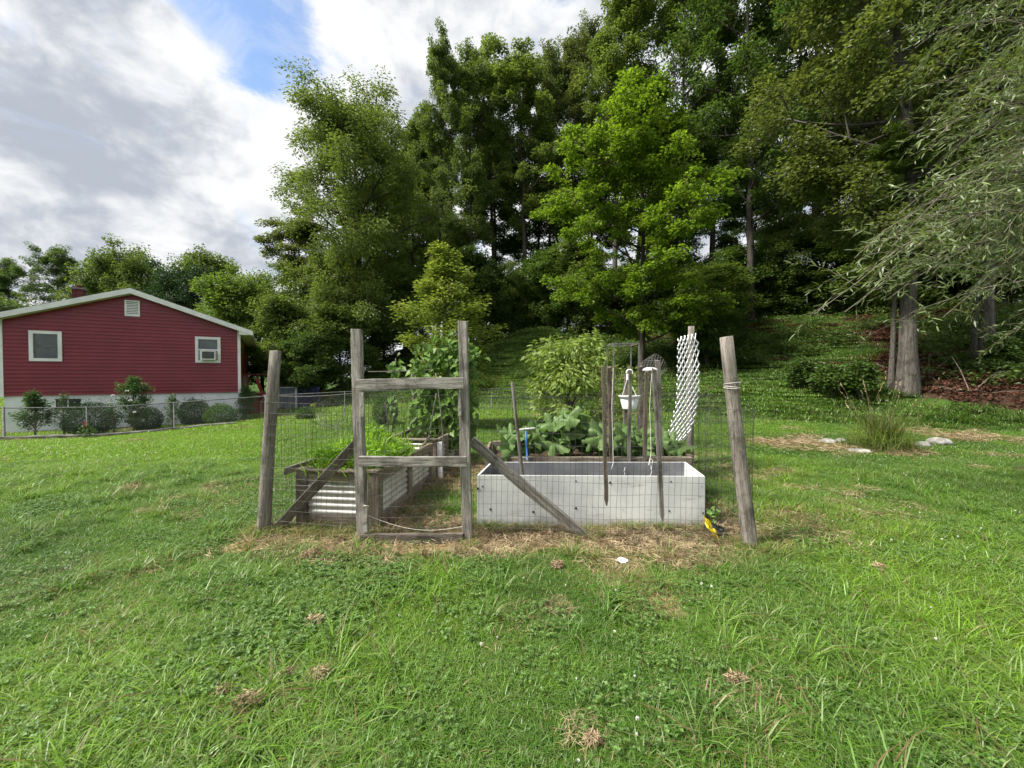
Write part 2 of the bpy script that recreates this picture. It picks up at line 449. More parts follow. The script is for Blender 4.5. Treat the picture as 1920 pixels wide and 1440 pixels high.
M['grass'] = mat_grass('grass_blade', (.088, .188, .019), (.152, .278, .032), (.40, .31, .17))
M['clover'] = mat_leaf('clover_leaf', (.085, .165, .040), (.135, .225, .060), .3, .5, .3)
M['bank_grass'] = mat_grass('bank_grass_blade', (.030, .080, .010), (.058, .130, .016), (.30, .22, .11))  # darker than the lawn blades: tree shade on the bank put into the colour


def mat_ground():
    t = NT('lawn_soil'); w = t.coord('World')
    at_ = lambda n: t.n('ShaderNodeAttribute', attribute_type='GEOMETRY', attribute_name=n).outputs['Fac']
    n1 = t.noise(w, 1.4, 6); n2 = t.noise(w, 22, 5, .65); n3 = t.noise(w, 90, 3, .7)
    grass = t.mix(t.ramp(n1, .35, .65), (.030, .066, .012), (.058, .110, .020))
    grass = t.mix(t.math('MULTIPLY', t.ramp(n2, .5, .75), .6), grass, (.13, .12, .045))
    straw = t.mix(t.ramp(n2, .35, .65), (.16, .11, .055), (.46, .34, .19))
    lit = t.mix(t.ramp(n2, .38, .66), (.030, .017, .012), (.090, .050, .034))
    lit = t.mix(t.math('MULTIPLY', t.ramp(n3, .55, .75), .6), lit, (.16, .10, .065))
    moss = t.mix(t.ramp(n1, .4, .6), (.018, .040, .008), (.040, .060, .012))
    soil = t.mix(t.ramp(n2, .4, .65), (.035, .024, .016), (.12, .085, .05))
    e = t.math('SUBTRACT', t.noise(w, 3.5, 5), .5)
    edge = lambda a: t.ramp(t.math('ADD', at_(a), t.math('MULTIPLY', e, .9)), .28, .52)
    c = t.mix(edge('straw'), grass, straw); c = t.mix(edge('moss'), c, moss); c = t.mix(edge('litter'), c, lit); c = t.mix(edge('soil'), c, soil)
    h = t.math('ADD', n2, t.math('MULTIPLY', n3, .5))
    return t.done(t.pbsdf(c, .95, .1, 0, t.bump(h, .8, .03)))


M['ground'] = mat_ground()

# ------------------------------------------------------------------ the ground, one sheet to the horizon
STRAW_SPOTS = [(250, 922, .16), (580, 1050, .13), (800, 1046, .14), (715, 1080, .12), (1250, 1128, .2), (1500, 975, .32), (1535, 998, .22), (1160, 1060, .3),
               (1300, 1048, .3), (1425, 1030, .22), (470, 1335, .10), (1045, 1130, .12), (1380, 1290, .10), (640, 1400, .07), (1110, 1400, .08),
               (1440, 830, .7), (1520, 833, .9), (1800, 818, .8), (1690, 848, .5), (1470, 888, .25), (215, 1180, .12), (1650, 1075, .08), (980, 1165, .14), (540, 1275, .08)]
SPOTS = [(gp(x, y), r) for x, y, r in STRAW_SPOTS]


def straw_at(x, y):
    x = np.asarray(x, float); y = np.asarray(y, float)
    n = fbm(x, y, 2.2, 11)
    v = smooth(3.25, 3.72, y + (n - .5) * .7) * smooth(4.35, 4.0, y) * smooth(-2.85, -2.35, x + (n - .5) * .3) * smooth(2.75, 2.15, x + (n - .5) * .6)
    inside = smooth(3.9, 4.1, y) * smooth(8, 7, y) * smooth(-2.2, -1.9, x) * smooth(2.6, 2.2, x)
    v = np.maximum(v, inside * smooth(.35, .6, n) * .9)
    for p, r in SPOTS:
        d = ((x - p.x) / r) ** 2 + ((y - p.y) / (r * .75)) ** 2
        v = np.maximum(v, np.exp(-d * .9) * smooth(.2, .5, fbm(x, y, 5, 20)) * .95)
    # the thin worn places of the mown lawn
    v = np.maximum(v, smooth(.62, .76, fbm(x, y, .8, 31)) * .13)
    return v


def litter_at(x, y):
    s = toe(x, y); n = fbm(x, y, .5, 41)
    return smooth(.6, 1.5, s + (n - .5) * 1.4) * np.maximum(smooth(.78, .98, x / np.maximum(y, 1) + (n - .5) * .35), .3 * smooth(5.5, 8, s + (n - .5) * 4) * smooth(1, 7, x))


def moss_at(x, y):
    s = toe(x, y); n = fbm(x, y, .6, 51)
    return smooth(1.8, 3.2, s + (n - .5) * 2.5) * smooth(-2, 7, x) * .9


def build_ground():
    def axis(pts):
        out = []
        for (a, b, n) in pts: out += list(np.linspace(a, b, n, endpoint=False))
        return np.array(out + [pts[-1][1]])
    X = axis([(-600, -60, 10), (-60, -22, 20), (-22, -4, 60), (-4, 4, 100), (4, 28, 90), (28, 60, 16), (60, 600, 10)])
    Y = axis([(-400, -12, 8), (-12, 0, 24), (0, 3, 24), (3, 9, 80), (9, 36, 120), (36, 80, 20), (80, 900, 12)])
    gx, gy = np.meshgrid(X, Y); gx = gx.ravel(); gy = gy.ravel(); nx = len(X)
    V = np.stack([gx, gy, terrain(gx, gy)], -1)
    i = np.arange(len(Y) - 1)[:, None] * nx; j = np.arange(nx - 1)[None, :]
    a = Acc(); a.add(V, np.stack([i + j, i + j + 1, i + nx + j + 1, i + nx + j], -1).reshape(-1, 4))
    me = a.mesh('lawn', M['ground'], True)
    soil = smooth(.55, .8, fbm(gx, gy, 1.6, 61)) * smooth(3.7, 3.95, gy) * smooth(8.3, 7.6, gy) * smooth(-2.4, -2.1, gx) * smooth(2.7, 2.3, gx)
    for n, v in (('straw', straw_at(gx, gy)), ('litter', litter_at(gx, gy)), ('moss', moss_at(gx, gy)), ('soil', soil)):
        at_ = me.attributes.new(n, 'FLOAT', 'POINT'); at_.data.foreach_set('value', v.astype(np.float32))
    tag(put('lawn', me), 'mown lawn running up to the wooded bank behind the garden', kind='structure')


build_ground()

# ------------------------------------------------------------------ the red house
HA = Vector((xat(3, 13.4), 13.4, 0)); HB = Vector((xat(449, 16.8), 16.8, 0))
HU = (HB - HA).normalized(); HN = Vector((HU.y, -HU.x, 0)); HW = (HB - HA).length; HANG = math.atan2(HU.y, HU.x)


def hw(px, py, off=0.0):
    """photo pixel -> (x along gable, z) on the gable plane moved off metres into the house"""
    d = ray(px, py); o = Vector((0, 0, CH)); p0 = HA - HN * off
    t = (p0 - o).dot(HN) / d.dot(HN); p = o + d * t
    return (p - HA).dot(HU), p.z


def mat_siding():
    t = NT('red_siding'); w = t.coord('Object'); n = t.noise(w, 1.2, 5); n2 = t.noise(t.coord('Object', (.3, 1, 12)), 5, 5)
    c = t.mix(t.ramp(n, .35, .65), (.185, .0085, .020), (.225, .014, .028)); c = t.mix(t.math('MULTIPLY', t.ramp(n2, .5, .8), .25), c, (.22, .06, .065))
    return t.done(t.pbsdf(c, .36, .5, 0, t.bump(n2, .08, .004)))


M['siding'] = mat_siding()
M['trim'] = mat_noise('white_trim', (.70, .70, .71), (.82, .82, .83), 2.5, .5, .4, .05, .003)
M['block'] = mat_noise('painted_blockwork', (.66, .68, .71), (.78, .80, .83), 1.6, .8, .2, .3, .008, detail=8)
M['glass'] = mat_noise('window_glass', (.045, .065, .065), (.085, .11, .105), 1.5, .08, .6, 0)
M['dark'] = mat_noise('dark_inside', (.018, .016, .02), (.035, .03, .035), 3, .4, .4, 0)
M['roof'] = mat_noise('roof_shingle', (.06, .058, .056), (.13, .125, .12), 12, .9, .2, .4, .01)
M['brickmat'] = mat_noise('chimney_brick', (.06, .018, .017), (.13, .042, .038), 9, .85, .2, .4, .01)
M['concrete'] = mat_noise('concrete', (.13, .125, .112), (.26, .25, .23), 4, .9, .2, .5, .02, kind='World', detail=9)
M['redpaint'] = mat_noise('red_deck_paint', (.16, .02, .02), (.26, .045, .04), 6, .7, .3, .2)
M['grey_ac'] = mat_noise('air_unit_grille', (.05, .05, .055), (.12, .12, .125), 30, .6, .3, 0)

Z0, Z1, ZR = .88, 3.39, 3.39 + .36 * HW / 2      # bottom of siding, eave, apex of the wall


def rake(x): return Z1 + .36 * (HW / 2 - abs(x - HW / 2))


def build_house():
    H = thing('red_house', HA, 'single storey house with dark red lap siding and white painted foundation', 'house', rotz=HANG)
    a = Acc(); a.box((.03, .04, -.9), (HW - .03, 12, Z0)); obj('foundation', a, M['block'], H)
    a = Acc(); prof = [(.02, Z0), (HW - .02, Z0), (HW - .02, Z1), (HW / 2, ZR - .01), (.02, Z1)]
    V = [(x, y, z) for y in (.03, 12) for x, z in prof]
    a.add(V, [(0, 1, 2, 4), (5, 9, 7, 6), (0, 5, 6, 1), (1, 6, 7, 2), (2, 7, 8, 3), (3, 8, 9, 4), (4, 9, 5, 0)]); a.more([(2, 3, 4), (7, 9, 8)])
    obj('wall', a, M['siding'], H)
    e = .127; n = int((ZR - Z0) / e) + 1
    for k in range(n):
        z0 = Z0 + k * e; z1 = min(z0 + e + .012, ZR)
        if z0 > ZR - .05: break
        cut = lambda z: 0.0 if z <= Z1 else (z - Z1) / .36
        a = Acc(); V = []
        for z, y in ((z0, -.006), (z0 + .003, -.034), (z0 + e * .54, -.027), (z0 + e * .60, -.006), (z1, -.004), (z1, .028), (z0, .028)):
            c = cut(min(z, ZR)) + .02
            V += [(c, y, min(z, ZR)), (max(HW - c, c + .002), y, min(z, ZR))]
        m = 7; a.add(V, [(2 * i, 2 * i + 1, 2 * ((i + 1) % m) + 1, 2 * ((i + 1) % m)) for i in range(m)])
        obj('siding_board', a, M['siding'], H)
    for x in (.0, HW): # corner trims
        a = Acc(); a.box((x - .05, -.034, Z0 - .03), (x + .05, .2, Z1 + .02)); obj('corner_trim', a, M['trim'], H)
    # roof planes with rake boards
    ov, ey = .30, .50
    a = Acc()
    for sgn in (-1, 1):
        x0 = HW / 2; xe = HW / 2 + sgn * (HW / 2 + ey); ze = ZR + .16 - .36 * (HW / 2 + ey)
        V = [(x0, -ov, ZR + .16), (xe, -ov, ze), (xe, 12.3, ze), (x0, 12.3, ZR + .16)]
        V += [(x, y, z + .05) for x, y, z in V]
        a.add(V, [(0, 1, 2, 3), (4, 7, 6, 5), (0, 4, 5, 1), (1, 5, 6, 2), (2, 6, 7, 3)])
    obj('roof', a, M['roof'], H)
    for sgn in (-1, 1):
        xe = HW / 2 + sgn * (HW / 2 + ey); ze = ZR + .16 - .36 * (HW / 2 + ey)
        a = Acc(); V = []
        for y in (-ov - .03, -ov - .003):
            V += [(HW / 2, y, ZR + .19), (xe, y, ze + .03), (xe, y, ze - .15), (HW / 2, y, ZR + .0)]
        a.add(V, [(0, 1, 2, 3), (4, 7, 6, 5), (0, 4, 5, 1), (2, 6, 7, 3), (1, 5, 6, 2)]); obj('rake_board', a, M['trim'], H)
        a = Acc(); V = []      # soffit under the gable overhang
        for y in (-ov, .03):
            V += [(HW / 2, y, ZR + .004), (HW / 2 + sgn * HW / 2, y, Z1 + .004), (HW / 2 + sgn * HW / 2, y, Z1 + .05), (HW / 2, y, ZR + .05)]
        a.add(V, [(0, 1, 5, 4), (3, 7, 6, 2), (1, 2, 6, 5)]); obj('soffit', a, M['trim'], H)
        a = Acc(); x1 = HW / 2 + sgn * (HW / 2 + .02)      # boxed eave return
        V = [(x1, -ov, ze - .13), (xe, -ov, ze - .13), (xe, -ov, ze - .02), (x1, -ov, Z1 + .1)]; V += [(x, 12.2, z) for x, y, z in V]
        a.add(V, [(0, 1, 2, 3), (4, 7, 6, 5), (0, 4, 5, 1), (1, 5, 6, 2)]); obj('eave_box', a, M['trim'], H)
    # windows
    def window(px0, py0, px1, py1, ac=False):
        x0, za = hw(px0, (py0)); x1, zb = hw(px1, py0 + 2); z1 = max(za, zb); _, z0 = hw(px0, py1); t = .10
        w = put('window', None, H); w.location = (0, 0, 0)
        def fr(n, lo, hi, m): a = Acc(); a.box(lo, hi); return obj(n, a, m, w)
        fr('frame', (x0, -.08, z1 - t), (x1, 0, z1), M['trim']); fr('frame', (x0, -.08, z0), (x1, 0, z0 + t), M['trim'])
        fr('frame', (x0, -.078, z0 + t), (x0 + t, 0, z1 - t), M['trim']); fr('frame', (x1 - t, -.078, z0 + t), (x1, 0, z1 - t), M['trim'])
        fr('pane', (x0 + t, -.040, z0 + t), (x1 - t, -.0355, z1 - t), M['glass'])
        zm = (z0 + z1) / 2; fr('sash_rail', (x0 + t, -.058, zm - .025), (x1 - t, -.041, zm + .025), M['trim'] if ac else M['galv'])
        for xx in (x0 + t, x1 - t - .035): fr('sash_stile', (xx, -.054, z0 + t), (xx + .035, -.0411, z1 - t), M['galv'])
        for k in range(7 if not ac else 3):     # blind slats just seen behind the glass
            zz = z1 - t - .05 - k * .05
        if ac:
            xm = (x0 + x1) / 2; fr('filler_panel', (x0 + t, -.050, z0 + t), (x1 - t, -.042, zm - .04), M['trim'])
            u = put('air_conditioner', None, H)
            def pc(n, lo, hi, m): a = Acc(); a.box(lo, hi); return obj(n, a, m, u)
            pc('casing', (xm - .20, -.36, z0 + t + .02), (xm + .26, -.051, zm - .05), M['trim'])
            pc('grille', (xm - .165, -.366, z0 + t + .055), (xm + .225, -.3601, zm - .08), M['grey_ac'])
            for k in range(5):
                zz = z0 + t + .085 + k * .045
                if zz < zm - .1: pc('fin', (xm - .16, -.372, zz), (xm + .22, -.3661, zz + .012), M['galv'])
    window(55, 620, 117, 677); window(366, 631, 413.5, 680, True)
    # gable vent
    x0, z1 = hw(234, 562.5); x1, _ = hw(262.5, 562.5); _, z0 = hw(234, 592.5)
    v = put('gable_vent', None, H)
    for lo, hi in (((x0, -.06, z1 - .05), (x1, -.004, z1)), ((x0, -.06, z0), (x1, -.004, z0 + .05)), ((x0, -.058, z0 + .05), (x0 + .05, -.004, z1 - .05)), ((x1 - .05, -.058, z0 + .05), (x1, -.004, z1 - .05))):
        a = Acc(); a.box(lo, hi); obj('frame', a, M['trim'], v)
    a = Acc(); a.box((x0 + .05, -.040, z0 + .05), (x1 - .05, -.0362, z1 - .05)); obj('backing', a, M['dark'], v)  # dark sheet: shade in the gaps between louvers put into its colour
    nl = 8
    for k in range(nl):
        z = z0 + .055 + k * (z1 - z0 - .11) / nl
        a = Acc(); a.add([(x0 + .05, -.05, z), (x1 - .05, -.05, z), (x1 - .05, -.044, z + .036), (x0 + .05, -.044, z + .036), (x0 + .05, -.056, z + .003), (x1 - .05, -.056, z + .003), (x1 - .05, -.050, z + .038), (x0 + .05, -.050, z + .038)],
                         [(0, 1, 2, 3), (4, 7, 6, 5), (0, 4, 5, 1), (2, 6, 7, 3)]); obj('louver', a, M['trim'], v)
    # cellar window
    x0, z1 = hw(104, 750); x1, _ = hw(150, 750); _, z0 = hw(104, 765)
    c = put('cellar_window', None, H)
    for n_, lo, hi, m in (('pane', (x0, .02, z0), (x1, .037, z1), M['dark']), ('mullion', ((x0 + x1) / 2 - .018, .0, z0), ((x0 + x1) / 2 + .018, .0199, z1), M['trim']),
                          ('sill', (x0 - .03, -.03, z0 - .05), (x1 + .03, .0375, z0 - .003), M['concrete']), ('lintel', (x0 - .02, .012, z1), (x1 + .02, .0375, z1 + .03), M['dark'])):
        a = Acc(); a.box(lo, hi); obj(n_, a, m, c)
    # chimney
    cx, czb = hw(148, 563, 4.0); _, czt = hw(148, 539, 4.0)
    ch = put('chimney', None, H)
    a = Acc(); a.box((cx - .17, 3.85, czb - .8), (cx + .17, 4.2, czt - .09)); obj('stack', a, M['brickmat'], ch)
    a = Acc(); a.box((cx - .20, 3.82, czt - .09), (cx + .20, 4.23, czt - .03)); obj('cap', a, M['concrete'], ch)
    a = Acc(); a.lathe([(.11, czt - .03), (.11, czt + .08), (.09, czt + .08), (.09, czt - .03)], 10, (cx, 4.0, 0)); obj('flue', a, M['brickmat'], ch)
    return H


build_house()


def build_deck():
    """red deck and stair seen past the corner of the house"""
    p = HB - HN * 3.2 + HU * .12
    D = thing('wooden_deck', (p.x, p.y, zt(p.x, p.y)), 'red painted wooden deck with a leaning stair rail behind the house', 'deck', rotz=HANG)
    for k in range(6):
        a = Acc(); a.box((0, -.02 - (k % 2) * .004, .02 + k * .155), (1.05, .02, .165 + k * .155)); obj('skirting_board', a, M['redpaint'], D)
    for k in range(9):
        a = Acc(); a.box((-.05, -.05 + k * .2, .97), (1.1, .135 + k * .2, 1.005)); obj('deck_plank', a, M['redpaint'], D)
    for x in (.02, .96):
        a = Acc(); a.box((x, .02, 1.006), (x + .09, .11, 1.95)); obj('rail_post', a, M['redpaint'], D)
    a = Acc(); a.box((0, .0, 1.951), (1.12, .14, 1.99)); obj('hand_rail', a, M['redpaint'], D)
    P = Vector(D.location); c, s = HU, -HN
    w = lambda x, y, z: P + HU * x - HN * y + Vector((0, 0, z))
    for dy in (-.25, -.75):
        M_, Ln = frame(w(.95, dy, .25), w(.45, dy, 1.75)); o = obj('stair_stringer', board_acc(Ln, .14, .05, 3), M['redpaint'], D)
        o.matrix_basis = (Matrix.Translation(P) @ Matrix.Rotation(HANG, 4, 'Z')).inverted() @ M_


build_deck()


# ------------------------------------------------------------------ leaves and trees
def quad_leaves(C, A, Nn, Ln, W, fold=.25):
    """folded diamond leaves: base C, axis A, normal Nn"""
    n = len(C); A = A / (np.linalg.norm(A, axis=1)[:, None] + 1e-9); S = np.cross(A, Nn); S /= np.linalg.norm(S, axis=1)[:, None] + 1e-9
    U = np.cross(S, A); Ln = np.broadcast_to(Ln, (n,))[:, None]; W = np.broadcast_to(W, (n,))[:, None]
    V = np.stack([C, C + A * Ln * .45 + S * W * .5 + U * W * fold, C + A * Ln - U * Ln * .10, C + A * Ln * .45 - S * W * .5 + U * W * fold], 1)
    b = np.arange(n)[:, None] * 4
    return V.reshape(-1, 3), np.concatenate([b + np.array([0, 1, 2]), b + np.array([0, 2, 3])])


def lance_leaves(C, A, Nn, Ln, W, droop=.25):
    """long narrow leaves of two folded lengths"""
    n = len(C); A = A / (np.linalg.norm(A, axis=1)[:, None] + 1e-9); S = np.cross(A, Nn); S /= np.linalg.norm(S, axis=1)[:, None] + 1e-9
    U = np.cross(S, A); Ln = np.broadcast_to(Ln, (n,))[:, None]; W = np.broadcast_to(W, (n,))[:, None]
    f = lambda s, w, d: C + A * Ln * s + S * W * w - U * Ln * d
    V = np.stack([C, f(.3, .5, -.01), f(.3, -.5, -.01), f(.68, .42, droop * .35), f(.68, -.42, droop * .35), f(1, 0, droop)], 1)
    b = np.arange(n)[:, None] * 6
    return V.reshape(-1, 3), np.concatenate([b + np.array(q) for q in ([0, 1, 2], [1, 3, 4], [1, 4, 2], [3, 5, 4])])


def rot2(v, a):
    c, s = math.cos(a), math.sin(a); return np.array([v[0] * c - v[1] * s, v[0] * s + v[1] * c, v[2]])


def skeleton(seed, H, cb, R, nl, prof, up=.35, r0=.22, droop=0.0, fork=0, subs=1.3, wander=.025, puff=.55, top=.97):
    rg = R_(seed); T = Acc(); puffs = []
    n = 12; tt = np.linspace(0, 1, n); P = np.zeros((n, 3)); P[:, 2] = tt * H * top
    wx = np.cumsum(rg.normal(0, wander * H / n * 3, (n, 2)), 0) * tt[:, None]; P[:, :2] = wx
    rad = r0 * np.clip(1.0 - tt, .03, 1) ** .75; rad[0] *= 1.45; rad[1] *= 1.05
    T.tube(P, rad, 8)
    trunk = lambda t: np.array([np.interp(t * H, P[:, 2], P[:, i]) for i in range(3)])
    leaders = [(trunk, H, cb)]
    for f in range(fork):
        t0 = rg.uniform(.3, .55); az = rg.uniform(0, 2 * PI); b = trunk(t0); q = np.linspace(0, 1, 7)[:, None]; Hl = H * rg.uniform(.8, .97) - b[2]
        off = np.array([math.cos(az), math.sin(az), 0]) * R * .5
        Q = b + off * (q ** .7) + np.array([0, 0, 1.0]) * Hl * q; T.tube(Q, r0 * .6 * np.clip(1 - q[:, 0], .05, 1) ** .8, 6)
    g = rg.uniform(0, 6)
    for i in range(nl):
        t = cb + (top - .02 - cb) * ((i + rg.uniform(.2, .8)) / nl); h = (t - cb) / (1 - cb)
        az = g + i * 2.4 + rg.normal(0, .35); ln = R * prof(h) * rg.uniform(.68, 1.12)
        if ln < .15: ln = .15
        el = up + .75 * h ** 2 + rg.normal(0, .12); b = trunk(t); d = np.array([math.cos(az) * math.cos(el), math.sin(az) * math.cos(el), math.sin(el)])
        q = np.linspace(0, 1, 6)[:, None]; Q = b + d * ln * q + np.array([0, 0, 1.0]) * (ln * .16 * np.sin(q * PI) - droop * ln * q ** 2) + rg.normal(0, .02 * ln, (6, 3)) * q
        rr = max(.012, r0 * .42 * (1 - t) ** .7 * (ln / R) ** .6); T.tube(Q, rr * np.clip(1 - q[:, 0], .12, 1), 5)
        m = int(ln * subs) + 2
        for k in range(m):
            s = .28 + .72 * (k + rg.uniform(0, 1)) / m; p = np.array([np.interp(s, q[:, 0], Q[:, c]) for c in range(3)])
            d2 = rot2(d, rg.choice([-1, 1]) * rg.uniform(.3, 1.1)); d2[2] += rg.normal(.05, .2) - droop * .3; l2 = ln * .36 * (1.15 - s * .6) + .3 * puff
            e = p + d2 * l2; mid = p + d2 * l2 * .5 + np.array([0, 0, .06 * l2])
            T.tube([p, mid, e], [rr * .4, rr * .25, .006], 4)
            puffs += [(e, puff * rg.uniform(.75, 1.25), d2), (mid, puff * .8, d2)]
        puffs.append((Q[-1], puff, d))
    puffs.append((trunk(top), puff * .9, np.array([0, 0, 1.0])))
    return T, puffs, rg


def skeleton_broad(seed, H, cb, R, nl, prof, up=.5, r0=.22, droop=0.0, fork=0, subs=7, wander=.03, puff=.4, top=.96, twigs=4):
    """broadleaf habit: few ascending limbs, each breaking into its own rounded clump of twigs"""
    rg = R_(seed); T = Acc(); puffs = []
    n = 12; tt = np.linspace(0, 1, n); P = np.zeros((n, 3)); P[:, 2] = tt * H * top; P[:, :2] = np.cumsum(rg.normal(0, wander * H / n * 3, (n, 2)), 0) * tt[:, None]
    rad = r0 * np.clip(1.0 - tt, .03, 1) ** .75; rad[0] *= 1.45; rad[1] *= 1.05; T.tube(P, rad, 8)
    at_t = lambda t: np.array([np.interp(t * H, P[:, 2], P[:, i]) for i in range(3)])
    g = rg.uniform(0, 6)

    def clump(b, d, ln, rr):
        q = np.linspace(0, 1, 6)[:, None]; Q = b + d * ln * q + np.array([0, 0, 1.0]) * (ln * .14 * q ** 2 - droop * ln * q ** 2) + np.cumsum(rg.normal(0, .03 * ln, (6, 3)), 0) * q
        T.tube(Q, rr * np.clip(1 - q[:, 0], .15, 1), 5)
        for k in range(subs):
            s = .30 + .70 * (k + rg.uniform(0, 1)) / subs; p = np.array([np.interp(s, q[:, 0], Q[:, c]) for c in range(3)])
            u = rg.normal(0, 1, 3); u /= np.linalg.norm(u); d2 = d * .55 + u * .75 + np.array([0, 0, .12 - droop]); d2 /= np.linalg.norm(d2); l2 = ln * rg.uniform(.22, .46) * (1.2 - .45 * s) + .25
            e = p + d2 * l2; T.tube([p, p + d2 * l2 * .5 + np.array([0, 0, .05 * l2]), e], [rr * .4, rr * .26, .008], 4)
            for w in range(twigs):
                f = .45 + .55 * (w + rg.uniform(0, 1)) / twigs; c = p + d2 * l2 * f; u = rg.normal(0, 1, 3); u /= np.linalg.norm(u); d3 = d2 * .5 + u * .8 + np.array([0, 0, -.05 - droop]); l3 = rg.uniform(.5, 1.2) * puff * 1.6
                T.tube([c, c + d3 * l3], [.008, .003], 3); puffs.append((c + d3 * l3, puff * rg.uniform(.6, 1.2), d3))
            puffs.append((e, puff, d2))
    for i in range(nl):
        t = cb + (.93 - cb) * ((i + rg.uniform(.1, .9)) / nl); h = (t - cb) / (1 - cb); az = g + i * 2.4 + rg.normal(0, .5); ln = max(.5, R * prof(h) * rg.uniform(.7, 1.25)); el = up + .55 * h + rg.normal(0, .18)
        clump(at_t(t), np.array([math.cos(az) * math.cos(el), math.sin(az) * math.cos(el), math.sin(el)]), ln, max(.02, r0 * .5 * (1 - t) ** .6 * (ln / R) ** .6))
    clump(at_t(.86), np.array([0, 0, 1.0]), H * .12, r0 * .15)
    return T, puffs, rg


def crown_mesh(name, puffs, rg, n, L, W, flat=.55, tilt=.5, dr=.25, kind='quad', mat=None, fold=.25, gap=0.0):
    C = np.array([p[0] for p in puffs]); S = np.array([p[1] for p in puffs]); D = np.array([p[2] for p in puffs])
    if gap: k = rg.random(len(C)) > gap; C, S, D = C[k], S[k], D[k]
    w = S ** 2; idx = rg.choice(len(C), n, p=w / w.sum())
    off = rg.normal(0, 1, (n, 3)); off *= (rg.random(n) ** .4 / (np.linalg.norm(off, axis=1) + 1e-6))[:, None]
    off *= S[idx][:, None] * np.array([1.25, 1.25, 1.25 * flat]); P = C[idx] + off
    P[:, 2] -= .16 * (off[:, 0] ** 2 + off[:, 1] ** 2) / S[idx]
    A = D[idx] * .5 + off / S[idx][:, None] * .8 + rg.normal(0, .5, (n, 3)); A[:, 2] = A[:, 2] * .4 - dr
    Nn = np.array([0, 0, 1.0]) + rg.normal(0, tilt, (n, 3))
    Ls = L * rg.uniform(.7, 1.25, n); a = Acc()
    a.add(*(quad_leaves(P, A, Nn, Ls, W * Ls / L, fold) if kind == 'quad' else lance_leaves(P, A, Nn, Ls, W * Ls / L, .2)))
    return a.mesh(name, mat)


PROF = {
    'oval': lambda h: math.sin(PI * min(1, .14 + .82 * h)) ** .75,
    'broad': lambda h: (min(1, .55 + h * 1.6) if h < .3 else 1.03 * (1 - ((h - .3) / .72) ** 2.2) + .05),
    'cone': lambda h: 1.05 - .95 * h,
    'bush': lambda h: (1 - h * .9) ** .5 * (.75 + .5 * h),
    'tear': lambda h: (.62 + 1.0 * h if h < .36 else .98 * (1 - ((h - .36) / .66) ** 1.35) + .10),
    'flame': lambda h: (.55 + 1.3 * h if h < .35 else 1.0) * (1.02 - h) ** .6 * 1.05,
}
ARCH = {}


def archetype(key, seed, H, cb, R, nl, prof, nleaf, L, W, **kw):
    ck = {k: kw.pop(k) for k in ('flat', 'tilt', 'dr', 'kind', 'fold', 'gap') if k in kw}
    T, puffs, rg = (skeleton_broad if kw.pop('broad', False) else skeleton)(seed, H, cb, R, nl, PROF[prof], **kw)
    cm = crown_mesh('crown_' + key, puffs, rg, nleaf, L, W, mat=M['leaf_mid'], **ck); co = np.empty(len(cm.vertices) * 3, np.float32); cm.vertices.foreach_get('co', co); co = co.reshape(-1, 3)
    ARCH[key] = (T.mesh('trunk_' + key, M['bark'], True), cm, float(np.percentile(co[:, 2], 99.7)), float(np.percentile(np.hypot(co[:, 0], co[:, 1]), 96)))


archetype('tall1', 1, 24, .34, 4.2, 17, 'broad', 40000, .18, .12, broad=True, puff=.42, up=.55, gap=.12, flat=.75, tilt=.7)
archetype('tall2', 2, 24, .38, 3.6, 15, 'oval', 34000, .18, .12, broad=True, puff=.40, up=.7, gap=.15, flat=.8, tilt=.7, subs=6)
archetype('tall3', 3, 24, .22, 4.4, 24, 'oval', 46000, .19, .13, broad=True, puff=.48, up=.3, gap=.12, flat=.5)
archetype('bush1', 4, 8, .06, 3.0, 18, 'bush', 26000, .17, .12, broad=True, puff=.40, up=.5, r0=.13, flat=.8, tilt=.7, subs=6)
archetype('bush2', 5, 7, .05, 3.0, 18, 'broad', 25000, .18, .13, broad=True, puff=.42, up=.3, r0=.12, flat=.6, subs=6)
archetype('locust', 16, 21, .13, 5.4, 36, 'broad', 100000, .205, .088, broad=True, puff=.54, up=.5, flat=.75, dr=.4, r0=.30, gap=.0, wander=.02, tilt=.7, subs=8, twigs=5)
archetype('maple', 7, 15, .12, 4.6, 30, 'broad', 60000, .17, .14, broad=True, puff=.42, up=.3, flat=.45, tilt=.55, r0=.2, dr=.15, gap=.06)
archetype('young', 8, 6.4, .10, 1.75, 56, 'flame', 17000, .085, .048, puff=.19, up=.8, flat=.9, tilt=.8, subs=4.2, r0=.06, gap=.22)
archetype('near', 10, 19, .26, 4.2, 22, 'oval', 56000, .14, .10, broad=True, puff=.42, up=.35, gap=.1, flat=.7, r0=.26)
archetype('dense', 9, 9, .1, 3.8, 20, 'broad', 32000, .19, .13, broad=True, puff=.46, up=.45, r0=.2, flat=.75, tilt=.7)


def tree(name, key, x, y, H, R, leaf, label, group=None, rz=None, bark=None, z=None, cat='tree', sink=.05):
    tm, cm, H0, R0 = ARCH[key]; z = zt(x, y) if z is None else z
    o = thing(name, (x, y, z - sink), label, cat, group, rz if rz is not None else (x * 7.1 + y * 3.3) % 6.28)
    s = (R / R0, R / R0, H / H0)
    for n_, me, m in (('trunk', tm, bark or M['bark']), ('crown', cm, leaf)):
        c = put(n_, me, o, scale=s); c.material_slots[0].link = 'OBJECT'; c.material_slots[0].material = m
    return o


def tree_px(name, key, px, Y, top, R, leaf, label, **kw):
    x = xat(px, Y); z = zt(x, Y); H = at(px, top, Y).z - z
    return tree(name, key, x, Y, H, R, leaf, label, **kw)
